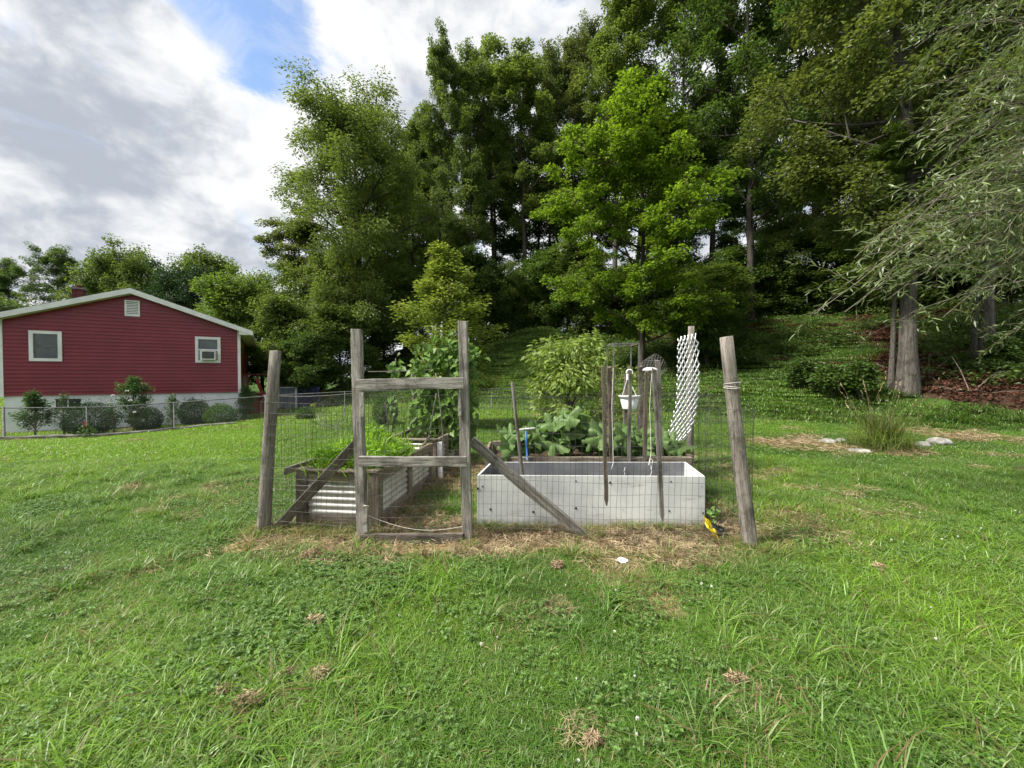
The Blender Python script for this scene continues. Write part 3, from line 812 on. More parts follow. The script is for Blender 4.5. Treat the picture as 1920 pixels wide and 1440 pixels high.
# ------------------------------------------------------------------ the wood behind the garden
tree_px('locust_tree', 'locust', 672, 27.0, 168, 5.0, M['leaf_locust'], 'broad feathery locust tree with two dark trunks left of the wood', rz=1.0)
tree_px('scraggly_tree', 'tall2', 548, 31.0, 385, 3.3, M['leaf_olive'], 'scraggly thin leaved tree poking out left behind the feathery locust', rz=2.2)
tree_px('maple_tree', 'maple', 1203, 21.0, 190, 4.4, M['leaf_lime'], 'bright yellow green maple standing in front of the dark wood', rz=.6)
tree_px('spire_tree', 'tall2', 822, 33.0, 60, 2.2, M['leaf_mid'], 'slim spire topped tree rising right of the feathery locust', rz=.3)
tree_px('forest_tree', 'tall1', 885, 34.0, 85, 3.3, M['leaf_mid'], 'tall forest tree with dark slanting trunks just right of the slim spire', rz=1.4)
tree_px('forest_tree', 'tall2', 985, 34.0, 58, 3.9, M['leaf_locust'], 'tall forest tree with a rounded flat top against the sky', rz=2.9)
tree_px('forest_tree', 'tall1', 1066, 37.0, 70, 3.4, M['leaf_olive'], 'tall olive green forest tree left above the yellow maple', rz=4.1)
tree_px('forest_tree', 'tall2', 1150, 33.0, -70, 3.9, M['leaf_locust'], 'tall thin limbed tree rising over the crown of the yellow maple', rz=.9, bark=M['bark_grey'])
tree_px('forest_tree', 'tall1', 1275, 33.0, -160, 4.3, M['leaf_mid'], 'pale barked forest tree right above the yellow maple', rz=3.3, bark=M['bark_grey'])
tree_px('forest_tree', 'tall3', 1405, 28.0, -230, 5.6, M['leaf_dark'], 'biggest dark maple of the wood with thick black trunk', rz=5.2)
tree_px('forest_tree', 'tall2', 1524, 32.0, -260, 4.0, M['leaf_olive'], 'tall bare stemmed grey trunk right of the biggest dark maple', rz=1.9, bark=M['bark_grey'])
tree_px('forest_tree', 'tall3', 1630, 29.0, -200, 5.0, M['leaf_olive'], 'leafy olive forest tree behind the left edge of the willow', rz=2.6)
tree_px('forest_tree', 'tall1', 1775, 27.0, -260, 5.2, M['leaf_mid'], 'forest tree largely hidden behind the middle of the willow', rz=.2)
tree_px('forest_tree', 'tall3', 1925, 25.0, -260, 5.2, M['leaf_mid'], 'forest tree at the right edge of the photo behind the willow', rz=3.8)
# a middle rank that closes the gaps between the front crowns
for px, Y, top, r, m, lab in ((928, 38, 92, 3.6, 'leaf_locust', 'tall airy tree between the slanting trunks and the flat topped one'), (1030, 39, 92, 3.4, 'leaf_mid', 'tall airy tree just right of the flat topped one'), (1110, 40, 40, 3.6, 'leaf_olive', 'airy tree between the olive one and the yellow maple top'),
                              (1335, 36, -120, 4.0, 'leaf_locust', 'airy tree left of the biggest dark maple'), (768, 36, 205, 3.4, 'leaf_mid', 'airy tree between the feathery locust and the slim spire')):
    tree_px('forest_tree', 'tall1' if px % 4 else 'tall2', px, Y, top, r, M[m], lab, rz=px * .37)
# thick trunked trees at the foot of the bank
for px, Y, r, lab, k in ((1702, 13.9, 4.6, 'thick grey trunked tree at the foot of the leaf littered bank', 'near'), (1850, 14.6, 4.2, 'slimmer grey trunked tree on the leaf littered bank at right', 'near')):
    o = tree('bank_tree', k, xat(px, Y), Y, 19, r, M['leaf_olive'], lab, rz=px * .01, bark=M['bark_grey'], sink=.1)
    tr = [c for c in o.children if c.name.startswith('trunk')][0]; f = 1.0 if px < 1800 else .8; tr.scale = (f, f, tr.scale[2])
for px, Y in ((1672, 14.2), (1823, 15.2)):
    o = tree('bank_sapling', 'tall2', xat(px, Y), Y, 9, 1.5, M['leaf_mid'], 'thin grey sapling close left of the %s trunk' % ('thick' if px < 1800 else 'slimmer'), rz=px * .3, bark=M['bark_grey'])
# second rank: slender trees deep in the wood that nothing tells apart
BACK = [(760, 41, 300), (835, 40, 260), (930, 42, 240), (1010, 41, 270), (1100, 44, 230), (1190, 40, 200), (1330, 39, 150), (1460, 38, 140), (1570, 40, 110), (1690, 36, 90), (1830, 33, 40),
        (1240, 47, 240), (1400, 46, 180), (1880, 41, 60), (790, 48, 380), (700, 40, 330)]
BACKL = ['behind the young yellow tree', 'behind the slim spire topped tree', 'right of the slim spire', 'behind the flat topped forest tree', 'left behind the yellow maple', 'behind the left half of the yellow maple crown', 'right behind the yellow maple',
         'right of the biggest dark maple', 'right of the bare grey trunk', 'behind the left side of the willow', 'behind the middle of the willow', 'behind the right half of the yellow maple crown', 'behind the biggest dark maple', 'at the right edge behind the willow',
         'just right of the two dark locust trunks', 'behind the feathery locust crown']
for i, (px, Y, top) in enumerate(BACK):
    tree_px('wood_tree', ('tall3', 'tall1', 'tall2')[i % 3], px, Y, top, 4.6, (M['leaf_dark'], M['leaf_mid'], M['leaf_dark'])[i % 3], 'slender deep wood tree ' + BACKL[i], group='slender trees deep in the wood', rz=i * 1.3)
# low leafy understorey along the top of the mound
UNDER = [(772, 30, 490, 2.4), (720, 34, 480, 2.4), (905, 33, 470, 2.9), (965, 34, 500, 3.0), (1030, 33, 470, 3.1), (1095, 31, 450, 2.8), (1160, 34, 500, 3.0), (1330, 27, 500, 2.6), (1390, 30, 470, 3.0), (1465, 29, 430, 3.2), (1540, 28, 420, 3.2), (1620, 25, 430, 3.0),
         (1700, 24, 420, 3.0), (1790, 23, 430, 3.0), (1890, 22, 420, 3.2), (850, 36, 420, 3.2), (1235, 32, 480, 3.0)]
UNDERL = ['just right of the two dark locust trunks', 'behind the two dark locust trunks', 'behind the right side of the young yellow tree', 'above the crest of the grass mound', 'above the peach bush', 'left of the yellow maple trunk', 'behind the yellow maple trunk', 'right of the white lattice top',
          'behind the right front post top', 'on the bank crest right of the right front post', 'on the bank crest at the left tip of the willow', 'above the dark bank shrubs', 'behind the thick grey trunk', 'between the two grey bank trunks', 'above the red litter at the right edge', 'deep behind the bean vines', 'deep behind the metal arbor']
for i, (px, Y, top, r) in enumerate(UNDER):
    tree_px('understorey_tree', ('dense', 'bush1', 'bush2')[i % 3], px, Y, top, r, (M['leaf_dark'], M['leaf_mid'])[i % 2], 'low dark leafy tree ' + UNDERL[i], group='low leafy trees under the wood', rz=i * 2.1)
# low trees beyond the wood that close the horizon between the trunks
DISTL = ['right of the young yellow tree', 'above the grass mound', 'above the peach bush', 'left of the yellow maple trunk', 'just right of the yellow maple trunk', 'above the white lattice', 'behind the biggest dark maple trunk', 'right of the biggest dark maple trunk', 'beside the bare grey trunk', 'above the left tip of the willow', 'behind the thick grey trunk', 'behind the slimmer grey trunk']
for i, px in enumerate((905, 985, 1065, 1150, 1235, 1320, 1405, 1490, 1575, 1665, 1755, 1850)):
    tree_px('distant_tree', ('dense', 'bush1')[i % 2], px, 56 + 3 * (i % 3), 505 + 22 * (i % 3), 5.2, M['leaf_dark'] if i % 3 else M['leaf_mid'], 'low far tree beyond the wood, seen ' + DISTL[i], group='low trees beyond the wood', rz=i * 1.7)
# hanging leafy boughs of low maples over the bank
tree_px('low_maple', 'bush2', 1325, 20.5, 535, 2.2, M['leaf_dark'], 'low spreading maple hanging over the bank behind the white lattice', rz=2.0)
# leafy mass left of the locust
LEFT = [('bush1', 425, 27, 520, 2.5, 'leaf_bush', 'light green bushy tree just right of the red house roof'), ('dense', 492, 28, 505, 2.9, 'leaf_bush', 'bushy tree between the house and the locust, light green'),
        ('bush2', 548, 25.5, 560, 2.5, 'leaf_mid', 'dark green rounded bush hanging over the blue pool cover'), ('dense', 600, 27, 470, 3.3, 'leaf_locust', 'leafy tree filling the left foot of the locust'),
        ('bush1', 640, 25, 570, 2.2, 'leaf_mid', 'low leafy bush left of the two dark locust trunks'), ('bush2', 575, 23.5, 625, 1.9, 'leaf_dark', 'lowest dark bush in front of the blue pool cover'),
        ('dense', 385, 31, 575, 2.6, 'leaf_bush', 'pale green bush half hidden behind the red house'), ('bush1', 700, 30, 520, 2.6, 'leaf_mid', 'leafy bush behind the two dark locust trunks')]
for k, px, Y, top, r, m, lab in LEFT: tree_px('bushy_tree', k, px, Y, top, r, M[m], lab)
# trees beyond the red house
FAR = [('tall2', -60, 46, 480, 4.0, 'leaf_far', 'thin far tree at the left edge behind the house'), ('tall1', 25, 47, 488, 3.6, 'leaf_far', 'far open crowned tree left of the round topped one'), ('tall1', 108, 46, 460, 3.2, 'leaf_far', 'far round topped tree behind the brick chimney'),
       ('dense', 205, 44, 474, 4.0, 'leaf_mid', 'far leafy tree just right of the chimney'), ('dense', 268, 45, 462, 4.6, 'leaf_mid', 'tall broad far tree above the roof ridge'),
       ('dense', 345, 38, 492, 3.6, 'leaf_yew', 'very dark dense tree behind the right roof slope'), ('bush1', 392, 42, 472, 3.2, 'leaf_mid', 'mid green pointed tree right of the dark dense one'),
       ('bush2', 60, 41, 560, 4.0, 'leaf_far', 'low pale tree just over the left roof edge')]
for k, px, Y, top, r, m, lab in FAR: tree_px('far_tree', k, px, Y, top, r, M[m], lab, z=-.5)
# young yellow tree and the peach bush
tree_px('young_tree', 'young', 849, 12.5, 462, 1.38, M['leaf_yellow'], 'young upright tree with small yellow green leaves behind the bean vines', rz=1.2)


def peach():
    T, puffs, rg = skeleton(21, 2.05, .12, 1.2, 36, PROF['broad'], up=.45, r0=.06, subs=5, puff=.17, wander=.05)
    x, y = xat(1072, 9.6), 9.6
    o = thing('peach_bush', (x, y, zt(x, y) - .02), 'peach bush with long curled light green leaves behind the squash bed', 'bush')
    obj('trunk', T, M['bark'], o, True); put('crown', crown_mesh('peach_crown', puffs, rg, 5400, .15, .042, flat=.9, tilt=.8, dr=.55, gap=.18, kind='lance', mat=M['leaf_peach']), o)


peach()


# ------------------------------------------------------------------ willow hanging in from the right
def willow():
    rg = R_(77); bx, by = 9.4, 5.6; z = zt(bx, by)
    o = thing('willow_tree', (bx, by, z), 'willow with narrow silvery leaves hanging into the right of the photo', 'tree')
    T = Acc(); Lv_c, Lv_a, Lv_n, Lv_l = [], [], [], []
    P = np.array([(0, 0, -.1), (-.1, 0, 1.2), (-.3, .05, 2.6), (-.45, .1, 4.2), (-.5, .1, 6.0), (-.4, .2, 8.0)]); T.tube(P, [.42, .33, .29, .24, .17, .07], 10)
    ends = []
    # tips of the drooping boughs, measured from the photo's outline at real depths
    outline = [(1478, 612, 4.3), (1530, 560, 4.5), (1560, 520, 4.7), (1610, 450, 4.9), (1640, 560, 4.8), (1700, 600, 5.0), (1590, 610, 4.9), (1760, 610, 5.2), (1830, 520, 5.0), (1900, 490, 5.2), (1690, 400, 5.0), (1740, 300, 4.8), (1700, 250, 5.2), (1780, 200, 4.9),
               (1690, 100, 5.0), (1730, 40, 5.3), (1650, 30, 5.8), (1800, 90, 4.6), (1850, 180, 4.7), (1890, 300, 4.6), (1820, 380, 4.7), (1760, 470, 4.6), (1870, 450, 4.6), (1930, 420, 4.9), (1920, 200, 5.0), (1930, 60, 5.0), (1840, 20, 5.4), (1760, -60, 5.4),
               (1850, -80, 5.2), (1960, 450, 4.6), (1660, 500, 5.3), (1720, 520, 5.7), (1800, 480, 5.6), (1680, 330, 5.9), (1760, 380, 6.0), (1850, 350, 6.0), (1900, 150, 6.1), (1800, 260, 6.2), (1620, 540, 5.6), (1860, 470, 6.2), (1730, 160, 6.3), (1930, 300, 6.2), (1860, 260, 5.3), (1780, 430, 5.2), (1900, 490, 5.5), (1640, 470, 4.7)]
    for px, py, Y in outline:
        p = at(px + 30, py + 14, Y); ends.append(np.array(p) - np.array((bx, by, z)))
    for k in range(34):     # the rest of the crown, out of the frame
        a = rg.uniform(-1.9, 1.9); r = rg.uniform(2, 5); ends.append(np.array((math.cos(a) * r, math.sin(a) * r, rg.uniform(1.6, 6.5))))
    for e in ends:
        h = np.clip(e[2] * .55 + rg.uniform(.9, 2.2), 2.2, 7.4); b = np.array([np.interp(h, P[:, 2], P[:, 0]), np.interp(h, P[:, 2], P[:, 1]), h])
        q = np.linspace(0, 1, 12)[:, None]; lift = np.array([0, 0, 1.0]) * (abs(e[0]) * .16 + .3) * np.sin(q * PI * .92)
        Q = b + (e - b) * q + lift + np.cumsum(rg.normal(0, .035, (12, 3)), 0) * q; L = np.linalg.norm(e - b)
        T.tube(Q, .016 * np.clip(1 - q[:, 0], .1, 1) + .002, 5)
        for s in np.arange(.28, 1.0, .049 if e[0] < -2 else .13):
            p = np.array([np.interp(s, q[:, 0], Q[:, c]) for c in range(3)]); d = (e - b) / L; nt = 2 if s < .9 else 1
            for _ in range(nt):
                d2 = rot2(d, rg.normal(0, 1.25)); d2[2] = d2[2] * .5 + rg.normal(-.16, .45); d2 /= np.linalg.norm(d2); l2 = rg.uniform(.4, .85)
                qq = np.linspace(0, 1, 6)[:, None]; W = p + d2 * l2 * qq - np.array([0, 0, 1.0]) * .34 * l2 * qq ** 2
                T.tube(W, .0032 * np.clip(1 - qq[:, 0], .25, 1), 4)
                m = int(l2 * 27)
                for k in range(m):
                    f = .12 + .88 * (k + .5) / m; c = np.array([np.interp(f, qq[:, 0], W[:, i]) for i in range(3)])
                    side = np.cross(d2, (0, 0, 1.0)); side /= np.linalg.norm(side) + 1e-6; sg = 1 if k % 2 else -1
                    ax = d2 * .8 + side * sg * rg.uniform(.1, .9) + rg.normal(0, .45, 3) + np.array([0, 0, -.15])
                    Lv_c.append(c); Lv_a.append(ax); Lv_n.append(np.array([0, 0, 1.0]) + rg.normal(0, .75, 3)); Lv_l.append(rg.uniform(.06, .125))
    obj('trunk', T, M['twig'], o, True)
    a = Acc(); L = np.array(Lv_l); a.add(*lance_leaves(np.array(Lv_c), np.array(Lv_a), np.array(Lv_n), L, L * .15, .22)); obj('crown', a, M['leaf_willow'], o)


willow()

# ------------------------------------------------------------------ chain link fence with its kerb
FA = Vector((-19.3, 9.15, 0)); FD = Vector((-9.3 + 14.6, 14.4 - 11.6, 0)).normalized()


def fpt(s, dz=0.0):
    p = FA + FD * s; return Vector((p.x, p.y, zt(p.x, p.y) + dz))


def fence_s(px):            # distance along the fence seen at photo column px
    k = (px - 960) / FPX; return (k * FA.y - FA.x) / (FD.x - k * FD.y)


def build_fence():
    F = thing('chain_link_fence', FA, 'long galvanised chain link fence running from the house beds to the wood', 'fence')
    O = Vector(F.location); S1 = fence_s(1105); H = .93
    ss = np.arange(0, S1, .5); top = [fpt(s, H) - O for s in ss]
    a = Acc(); a.tube(top, .019, 6); obj('top_rail', a, M['galv'], F, True)
    for px in (-90, 5, 161, 325, 497, 646, 780, 922, 1010, 1080):
        s = fence_s(px); p = fpt(s, -.05) - O; q = fpt(s, H + .03) - O; r = .03 if px in (5, 497) else .021
        a = Acc(); a.tube([p, q], r, 8, True); obj('post', a, M['galv'], F, True)
    a = Acc(); P = .062; n = int(S1 / P); hh = H - .03
    rows = 8
    for i in range(n):
        for sg in (1, -1):
            s0 = i * P; s1 = s0 + sg * hh * .95
            if s1 < 0 or s1 > S1: continue
            a.tube([fpt(s0, .03) - O, fpt((s0 + s1) / 2, .03 + hh / 2) - O, fpt(s1, .03 + hh) - O], .0012, 3)
    tag(obj('wire_mesh', a, M['galv'], F), kind='stuff')
    K = Acc(); s0, s1 = fence_s(-120), fence_s(441); n = 40
    side = Vector((FD.y, -FD.x, 0)); V = []; rg = R_(8)
    for i in range(n + 1):
        s = s0 + (s1 - s0) * i / n; p = fpt(s) + side * .06; j = rg.normal(0, .008, 4)
        for off, dz in ((.11, -.12), (.11 + j[0], .10 + j[1]), (-.11, .11 + j[2]), (-.11, -.12)):
            q = p + side * off; V.append((q.x, q.y, p.z + dz))
    Fc = [(i * 4 + k, i * 4 + k + 1, i * 4 + k + 5, i * 4 + k + 4) for i in range(n) for k in range(3)]
    K.add(V, Fc); K.more([(0, 3, 2, 1), (n * 4, n * 4 + 1, n * 4 + 2, n * 4 + 3)]); o = obj('kerb', K, M['concrete'])
    tag(o, 'low weathered concrete kerb along the foot of the chain link fence', 'kerb', kind='structure')


build_fence()


# ------------------------------------------------------------------ beds in front of the house
def shrub(name, px, Y, top, rpx, mat, label, seed, n=4200, L=.055, W=.032, shape='ball', group=None, flat=1.0, gap=0.0, z0=None):
    x = xat(px, Y); z = zt(x, Y); H = at(px, top, Y).z - z; R = rpx / FPX * Y; rg = R_(seed)
    o = thing(name, (x, Y, z), label, 'shrub', group)
    if shape == 'ball':
        u = rg.normal(0, 1, (n, 3)); u /= np.linalg.norm(u, axis=1)[:, None]; lob = .88 + .22 * vnoise(u[:, 0] * 3 + seed, u[:, 1] * 3 + u[:, 2] * 2, 1.0, seed)
        P = u * (rg.random(n) ** .22 * lob)[:, None] * np.where(u[:, 2:] > 0, np.array([R, R, H * .60]), np.array([R, R, H * .42])) + np.array([0, 0, H * .40]); P = P * (1 + .28 * (vnoise(u[:, 0] * 9 + seed, u[:, 1] * 9 + u[:, 2] * 7, 1.0, seed) > .78)[:, None] * rg.random(n)[:, None]); A = u + rg.normal(0, .5, (n, 3)); N_ = u + rg.normal(0, .5, (n, 3))
        N_ = np.cross(A, rg.normal(0, 1, (n, 3))); a = Acc(); a.add(*quad_leaves(P, A, N_, L * rg.uniform(.7, 1.3, n), W)); obj('foliage', a, mat, o)
        t = Acc(); t.tube([(0, 0, -.05), (0, 0, H * .6)], [.04, .02], 6)
        for k in range(8):
            d = rg.normal(0, 1, 3); d[2] = abs(d[2]) + .4; d /= np.linalg.norm(d); t.tube([(0, 0, H * .15), d * np.array([R, R, H * .5]) * .4 + np.array([0, 0, H * .2]), d * np.array([R, R, H * .5]) * .8 + np.array([0, 0, H * .3])], [.02, .012, .004], 4)
        obj('stem', t, M['twig'], o, True)
    else:
        T, puffs, _ = skeleton(seed, H, .08, R, 22, PROF['bush' if shape == 'bush' else 'oval'], up=.8, r0=.025, subs=6, puff=.16 * max(.6, R), wander=.06)
        obj('stem', T, M['twig'], o, True); put('foliage', crown_mesh('foliage', puffs, rg, n, L, W, flat=.9, tilt=.8, dr=.1, mat=mat, gap=gap), o)
    return o


M['petal_white'] = mat_noise('white_petal', (.7, .68, .66), (.85, .83, .8), 20, .6, .3, 0)
M['petal_red'] = mat_noise('red_petal', (.5, .02, .03), (.7, .05, .06), 20, .6, .3, 0)


def flower(name, loc, r, mat, label, parent=None, k=12):
    rg = R_(int(abs(loc[0]) * 1000) % 999); n = k * 2; u = rg.normal(0, 1, (n, 3)); u[:, 2] = abs(u[:, 2]) * .5 + .2; u /= np.linalg.norm(u, axis=1)[:, None]
    a = Acc(); a.add(*quad_leaves(np.zeros((n, 3)), u, np.cross(u, rg.normal(0, 1, (n, 3))), r, r * .9, .2))
    return obj(name, a, mat, parent, loc=loc)


shrub('shrub', 64, 12.35, 758, 38, M['leaf_rose'], 'spreading dark leaved bush at the left end of the foundation bed', 31, 3600, .06, .034, 'bush')
shrub('round_shrub', 166, 12.9, 755, 36, M['leaf_yew'], 'clipped round dark evergreen under the cellar window', 32, 11000, .05, .016)
rb = shrub('rose_bush', 249, 13.3, 724, 36, M['leaf_rose'], 'tall rose bush with pale blooms against the white foundation', 33, 4200, .06, .036, 'oval')
shrub('round_shrub', 273, 14.1, 764, 24, M['leaf_yew'], 'dark evergreen half hidden behind the tall rose bush', 34, 7000, .05, .016)
shrub('thin_shrub', 322, 14.2, 748, 13, M['leaf_rose'], 'thin upright shrub between the rose bush and round evergreen', 35, 1300, .05, .03, 'oval')
shrub('round_shrub', 364, 15.1, 749, 24, M['leaf_yew'], 'clipped round dark evergreen right of the thin upright shrub', 36, 10000, .05, .016)
shrub('shrub', 413, 15.0, 757, 26, M['leaf_rose'], 'loose mid green bush at the right end of the house bed', 37, 3400, .06, .032, 'ball')
shrub('shrub', 460, 16.6, 735, 22, M['leaf_rose'], 'tall dark bush beside the right corner of the house', 38, 2800, .06, .034, 'bush')
shrub('thin_shrub', 118, 12.9, 745, 18, M['leaf_rose'], 'straggly thin shrub in front of the cellar window', 39, 700, .05, .028, 'oval')
shrub('thin_shrub', 212, 13.0, 762, 12, M['leaf_rose'], 'straggly thin shrub left of the tall rose bush', 40, 600, .05, .03, 'oval')
shrub('low_shrub', 571, 14.6, 765, 15, M['leaf_rose'], 'small dark shrub alone on the lawn beyond the left fence post', 41, 1300, .06, .034, 'ball')
shrub('low_shrub', 722, 12.8, 735, 22, M['leaf_rose'], 'dark shrub seen through the gate opening beyond the beds', 42, 2600, .06, .034, 'ball')
bx_, by_ = rb.location.x, rb.location.y
for dx, dz in ((.42, .72), (-.25, 1.25), (.2, 1.4), (-.38, 1.02), (.3, 1.1)):
    f = flower('bloom', (dx, -.42, dz), .06, M['petal_white'], None, rb)
p = at(161, 797, 12.1); rr = thing('red_flower', (p.x, p.y, zt(p.x, p.y)), 'small plant with red blooms behind the chain link fence', 'flower')
for k in range(3): flower('bloom', (R_(k).normal(0, .10), R_(k + 9).normal(0, .04), p.z - zt(p.x, p.y) + R_(k + 3).normal(0, .03)), .04, M['petal_red'], None, rr)
a = Acc()
for k in range(6): a.tube([(0, 0, 0), (R_(k).normal(0, .07), 0, p.z - zt(p.x, p.y))], .005, 4)
rg = R_(3); n = 160; P = rg.normal(0, 1, (n, 3)) * np.array([.12, .1, .1]) + np.array([0, 0, .22]); a.add(*quad_leaves(P, rg.normal(0, 1, (n, 3)), np.array([0, 0, 1.0]) + rg.normal(0, .5, (n, 3)), .07, .04)); obj('stems', a, M['leaf_rose'], rr)['kind'] = 'stuff'


# ------------------------------------------------------------------ covered pool far behind
M['pool_side'] = mat_noise('pool_panel', (.14, .17, .21), (.22, .26, .31), 3, .6, .3, 0)
M['tarp'] = mat_noise('blue_tarp', (.012, .016, .055), (.025, .035, .11), 3, .55, .4, .3, .03)


def pool():
    p = at(522, 752, 22.5); q = at(612, 750, 23.5); z = zt(p.x, p.y)
    o = thing('above_ground_pool', (p.x, p.y, z), 'low grey blue panelled pool half under a dark blue cover', 'pool')
    w = q.x - p.x; h = at(522, 726, 22.5).z - z; wp = at(556, 752, 22.5).x - p.x
    for k in range(4):
        a = Acc(); a.box((.02 + k * (wp - .04) / 4, 0, .03), (.02 + (k + 1) * (wp - .04) / 4 - .006, .03, h - .04)); obj('side_panel', a, M['pool_side'], o)
    a = Acc(); a.box((0, -.03, h - .04), (wp, 1.2, h)); obj('rim', a, M['trim'], o)
    for x in (-.04, wp - .05): a = Acc(); a.box((x, -.05, 0), (x + .09, -.0301 + .03, h)); obj('upright', a, M['trim'], o)
    rg = R_(4); nx, nz = 14, 6; V = []
    for i in range(nx + 1):
        for j in range(nz + 1): V.append((wp + .06 + (w - wp) * i / nx, rg.normal(0, .03) + .1 * (j == nz), h * 1.02 * j / nz + rg.normal(0, .01)))
    for i in range(nx + 1): V.append((wp + .06 + (w - wp) * i / nx, 1.3, h * 1.02))
    a = Acc(); F = [(i * (nz + 1) + j, (i + 1) * (nz + 1) + j, (i + 1) * (nz + 1) + j + 1, i * (nz + 1) + j + 1) for i in range(nx) for j in range(nz)]
    b = (nx + 1) * (nz + 1); F += [(i * (nz + 1) + nz, (i + 1) * (nz + 1) + nz, b + i + 1, b + i) for i in range(nx)]; a.add(V, F); obj('cover', a, M['tarp'], o, True)


pool()
# ------------------------------------------------------------------ the fenced kitchen garden
def corrugated(Ln, z0, z1, y, pitch=.066, amp=.0095):
    nz = int((z1 - z0) / pitch * 8); a = Acc(); V = []
    for i in range(nz + 1):
        z = z0 + (z1 - z0) * i / nz; yy = y + amp * math.sin(2 * PI * (z - z0) / pitch)
        V += [(0, yy, z), (Ln, yy, z)]
    a.add(V, [(2 * i, 2 * i + 1, 2 * i + 3, 2 * i + 2) for i in range(nz)]); return a


def mat_corr():
    t = NT('corrugated_steel'); w = t.coord('Object'); n = t.noise(w, 4, 8); n2 = t.noise(t.coord('Object', (2.2, 1, .6)), 7, 8, .7, .6); n3 = t.noise(w, 30, 6, .7)
    c = t.mix(t.ramp(n, .35, .65), (.46, .45, .43), (.64, .63, .61)); c = t.mix(t.math('MULTIPLY', t.ramp(n2, .54, .72), .5), c, (.26, .21, .16)); c = t.mix(t.math('MULTIPLY', t.ramp(n3, .6, .7), .5), c, (.16, .10, .06))
    return t.done(t.pbsdf(c, .45, .5, .3, t.bump(n3, .1, .004)))


M['corrugated'] = mat_corr()


def soil_heap(x0, y0, x1, y1, z, seed):
    a = Acc(); nx, ny = 20, 16; V = []
    for i in range(nx + 1):
        for j in range(ny + 1):
            x = x0 + (x1 - x0) * i / nx; y = y0 + (y1 - y0) * j / ny
            V.append((x, y, z + float(fbm(x + seed, y, 4, seed) - .5) * .09))
    a.add(V, [(i * (ny + 1) + j, (i + 1) * (ny + 1) + j, (i + 1) * (ny + 1) + j + 1, i * (ny + 1) + j + 1) for i in range(nx) for j in range(ny)])
    return a


def raised_bed(loc, W, L, H, rotz, label, nside=2, seed=0, soil_drop=.10, open_end=False):
    """corner posts, top and base boards, corrugated panels; local x across, y away, seen from the front and the right"""
    B = thing('raised_bed', loc, label, 'raised bed', 'corrugated raised beds', rotz)
    pw = .115

    def bx(n, lo, hi, m=M['bed_wood'], up=False):
        Ln = [hi[i] - lo[i] for i in range(3)]; ax = max(range(3), key=lambda i: Ln[i]); rgs = seed * 100 + len(B.children)
        c = [(lo[i] + hi[i]) / 2 for i in range(3)]
        if ax == 2: p0, p1, w, t, u = (c[0], c[1], lo[2]), (c[0], c[1], hi[2]), Ln[1], Ln[0], (0, 1, 0)
        elif ax == 0: p0, p1, w, t, u = (lo[0], c[1], c[2]), (hi[0], c[1], c[2]), Ln[2], Ln[1], (0, 0, 1)
        else: p0, p1, w, t, u = (c[0], lo[1], c[2]), (c[0], hi[1], c[2]), Ln[2], Ln[0], (0, 0, 1)
        Mx, ln = frame(p0, p1, u); o = obj(n, board_acc(ln, w, t, rgs, 4, .004, .003), m, B); o.matrix_basis = Mx
        return o
    for x in (0, W - pw):
        for y in (0, L - pw):
            bx('corner_post', (x, y, -.06), (x + pw, y + pw, H - .004))
    for y, off in ((.015, 0), (L - .055, 1)):
        if off == 0 or not open_end: bx('top_board', (pw + .002, y, H - .115), (W - pw - .002, y + .04, H))
        bx('base_board', (pw + .002, y, .0), (W - pw - .002, y + .04, .135))
    bx('top_cap', (.0, -.012, H + .001), (W, .10, H + .022))
    for x in (.015, W - .055):
        bx('top_board', (x, pw + .002, H - .115), (x + .04, L - pw - .002, H)); bx('base_board', (x, pw + .002, .0), (x + .04, L - pw - .002, .135))
        for k in range(1, nside): yy = L * k / nside; bx('mid_post', (x - .012, yy - .05, -.03), (x + .052, yy + .05, H - .006))
    for y in (.035, L - .035):
        o = obj('corrugated_panel', corrugated(W - 2 * pw, .12, H - (.01 if open_end and y > .1 else .10), 0), M['corrugated'], B, True); o.location = (pw, y, 0)
    for x in (.035, W - .035):
        o = obj('corrugated_panel', corrugated(L - 2 * pw, .12, H - .10, 0), M['corrugated'], B, True); o.location = (x, pw, 0); o.rotation_euler = (0, 0, PI / 2)
    obj('soil', soil_heap(.06, .06, W - .06, L - .06, H - soil_drop, seed), M['soil'], B, True)
    return B


BROT = -math.atan2(.19, 1.82)
bed_a = raised_bed((-2.19, 4.08, zt(-1.8, 4.3)), .87, 1.84, .59, BROT, 'near corrugated raised bed with a timber frame, full of weedy greens', 2, 1, .30, True)
bed_b = raised_bed((-1.98, 6.02, zt(-1.6, 6.5)), .87, 2.0, .60, BROT, 'far corrugated raised bed behind the weedy one, under the bean vines', 3, 2)
o = board('white_stake', at(827, 905, 5.96), at(824, 829, 5.96), .075, .02, M['trim'], None, up=(1, 0, 0)); tag(o, 'short white painted board upright between the two corrugated beds', 'board')
o = board('loose_plank', at(533, 884, 4.12), at(592, 864, 4.4), .10, .018, M['board'], None, up=(0.0, -.8, .6)); tag(o, 'loose grey plank jutting off the left front of the near bed', 'plank')
o = board('tool_handle', at(785, 845, 5.6), at(806, 818, 5.95), .03, .03, M['board_dark'], None); tag(o, 'dark tool handle lying over the end of the near bed', 'handle')


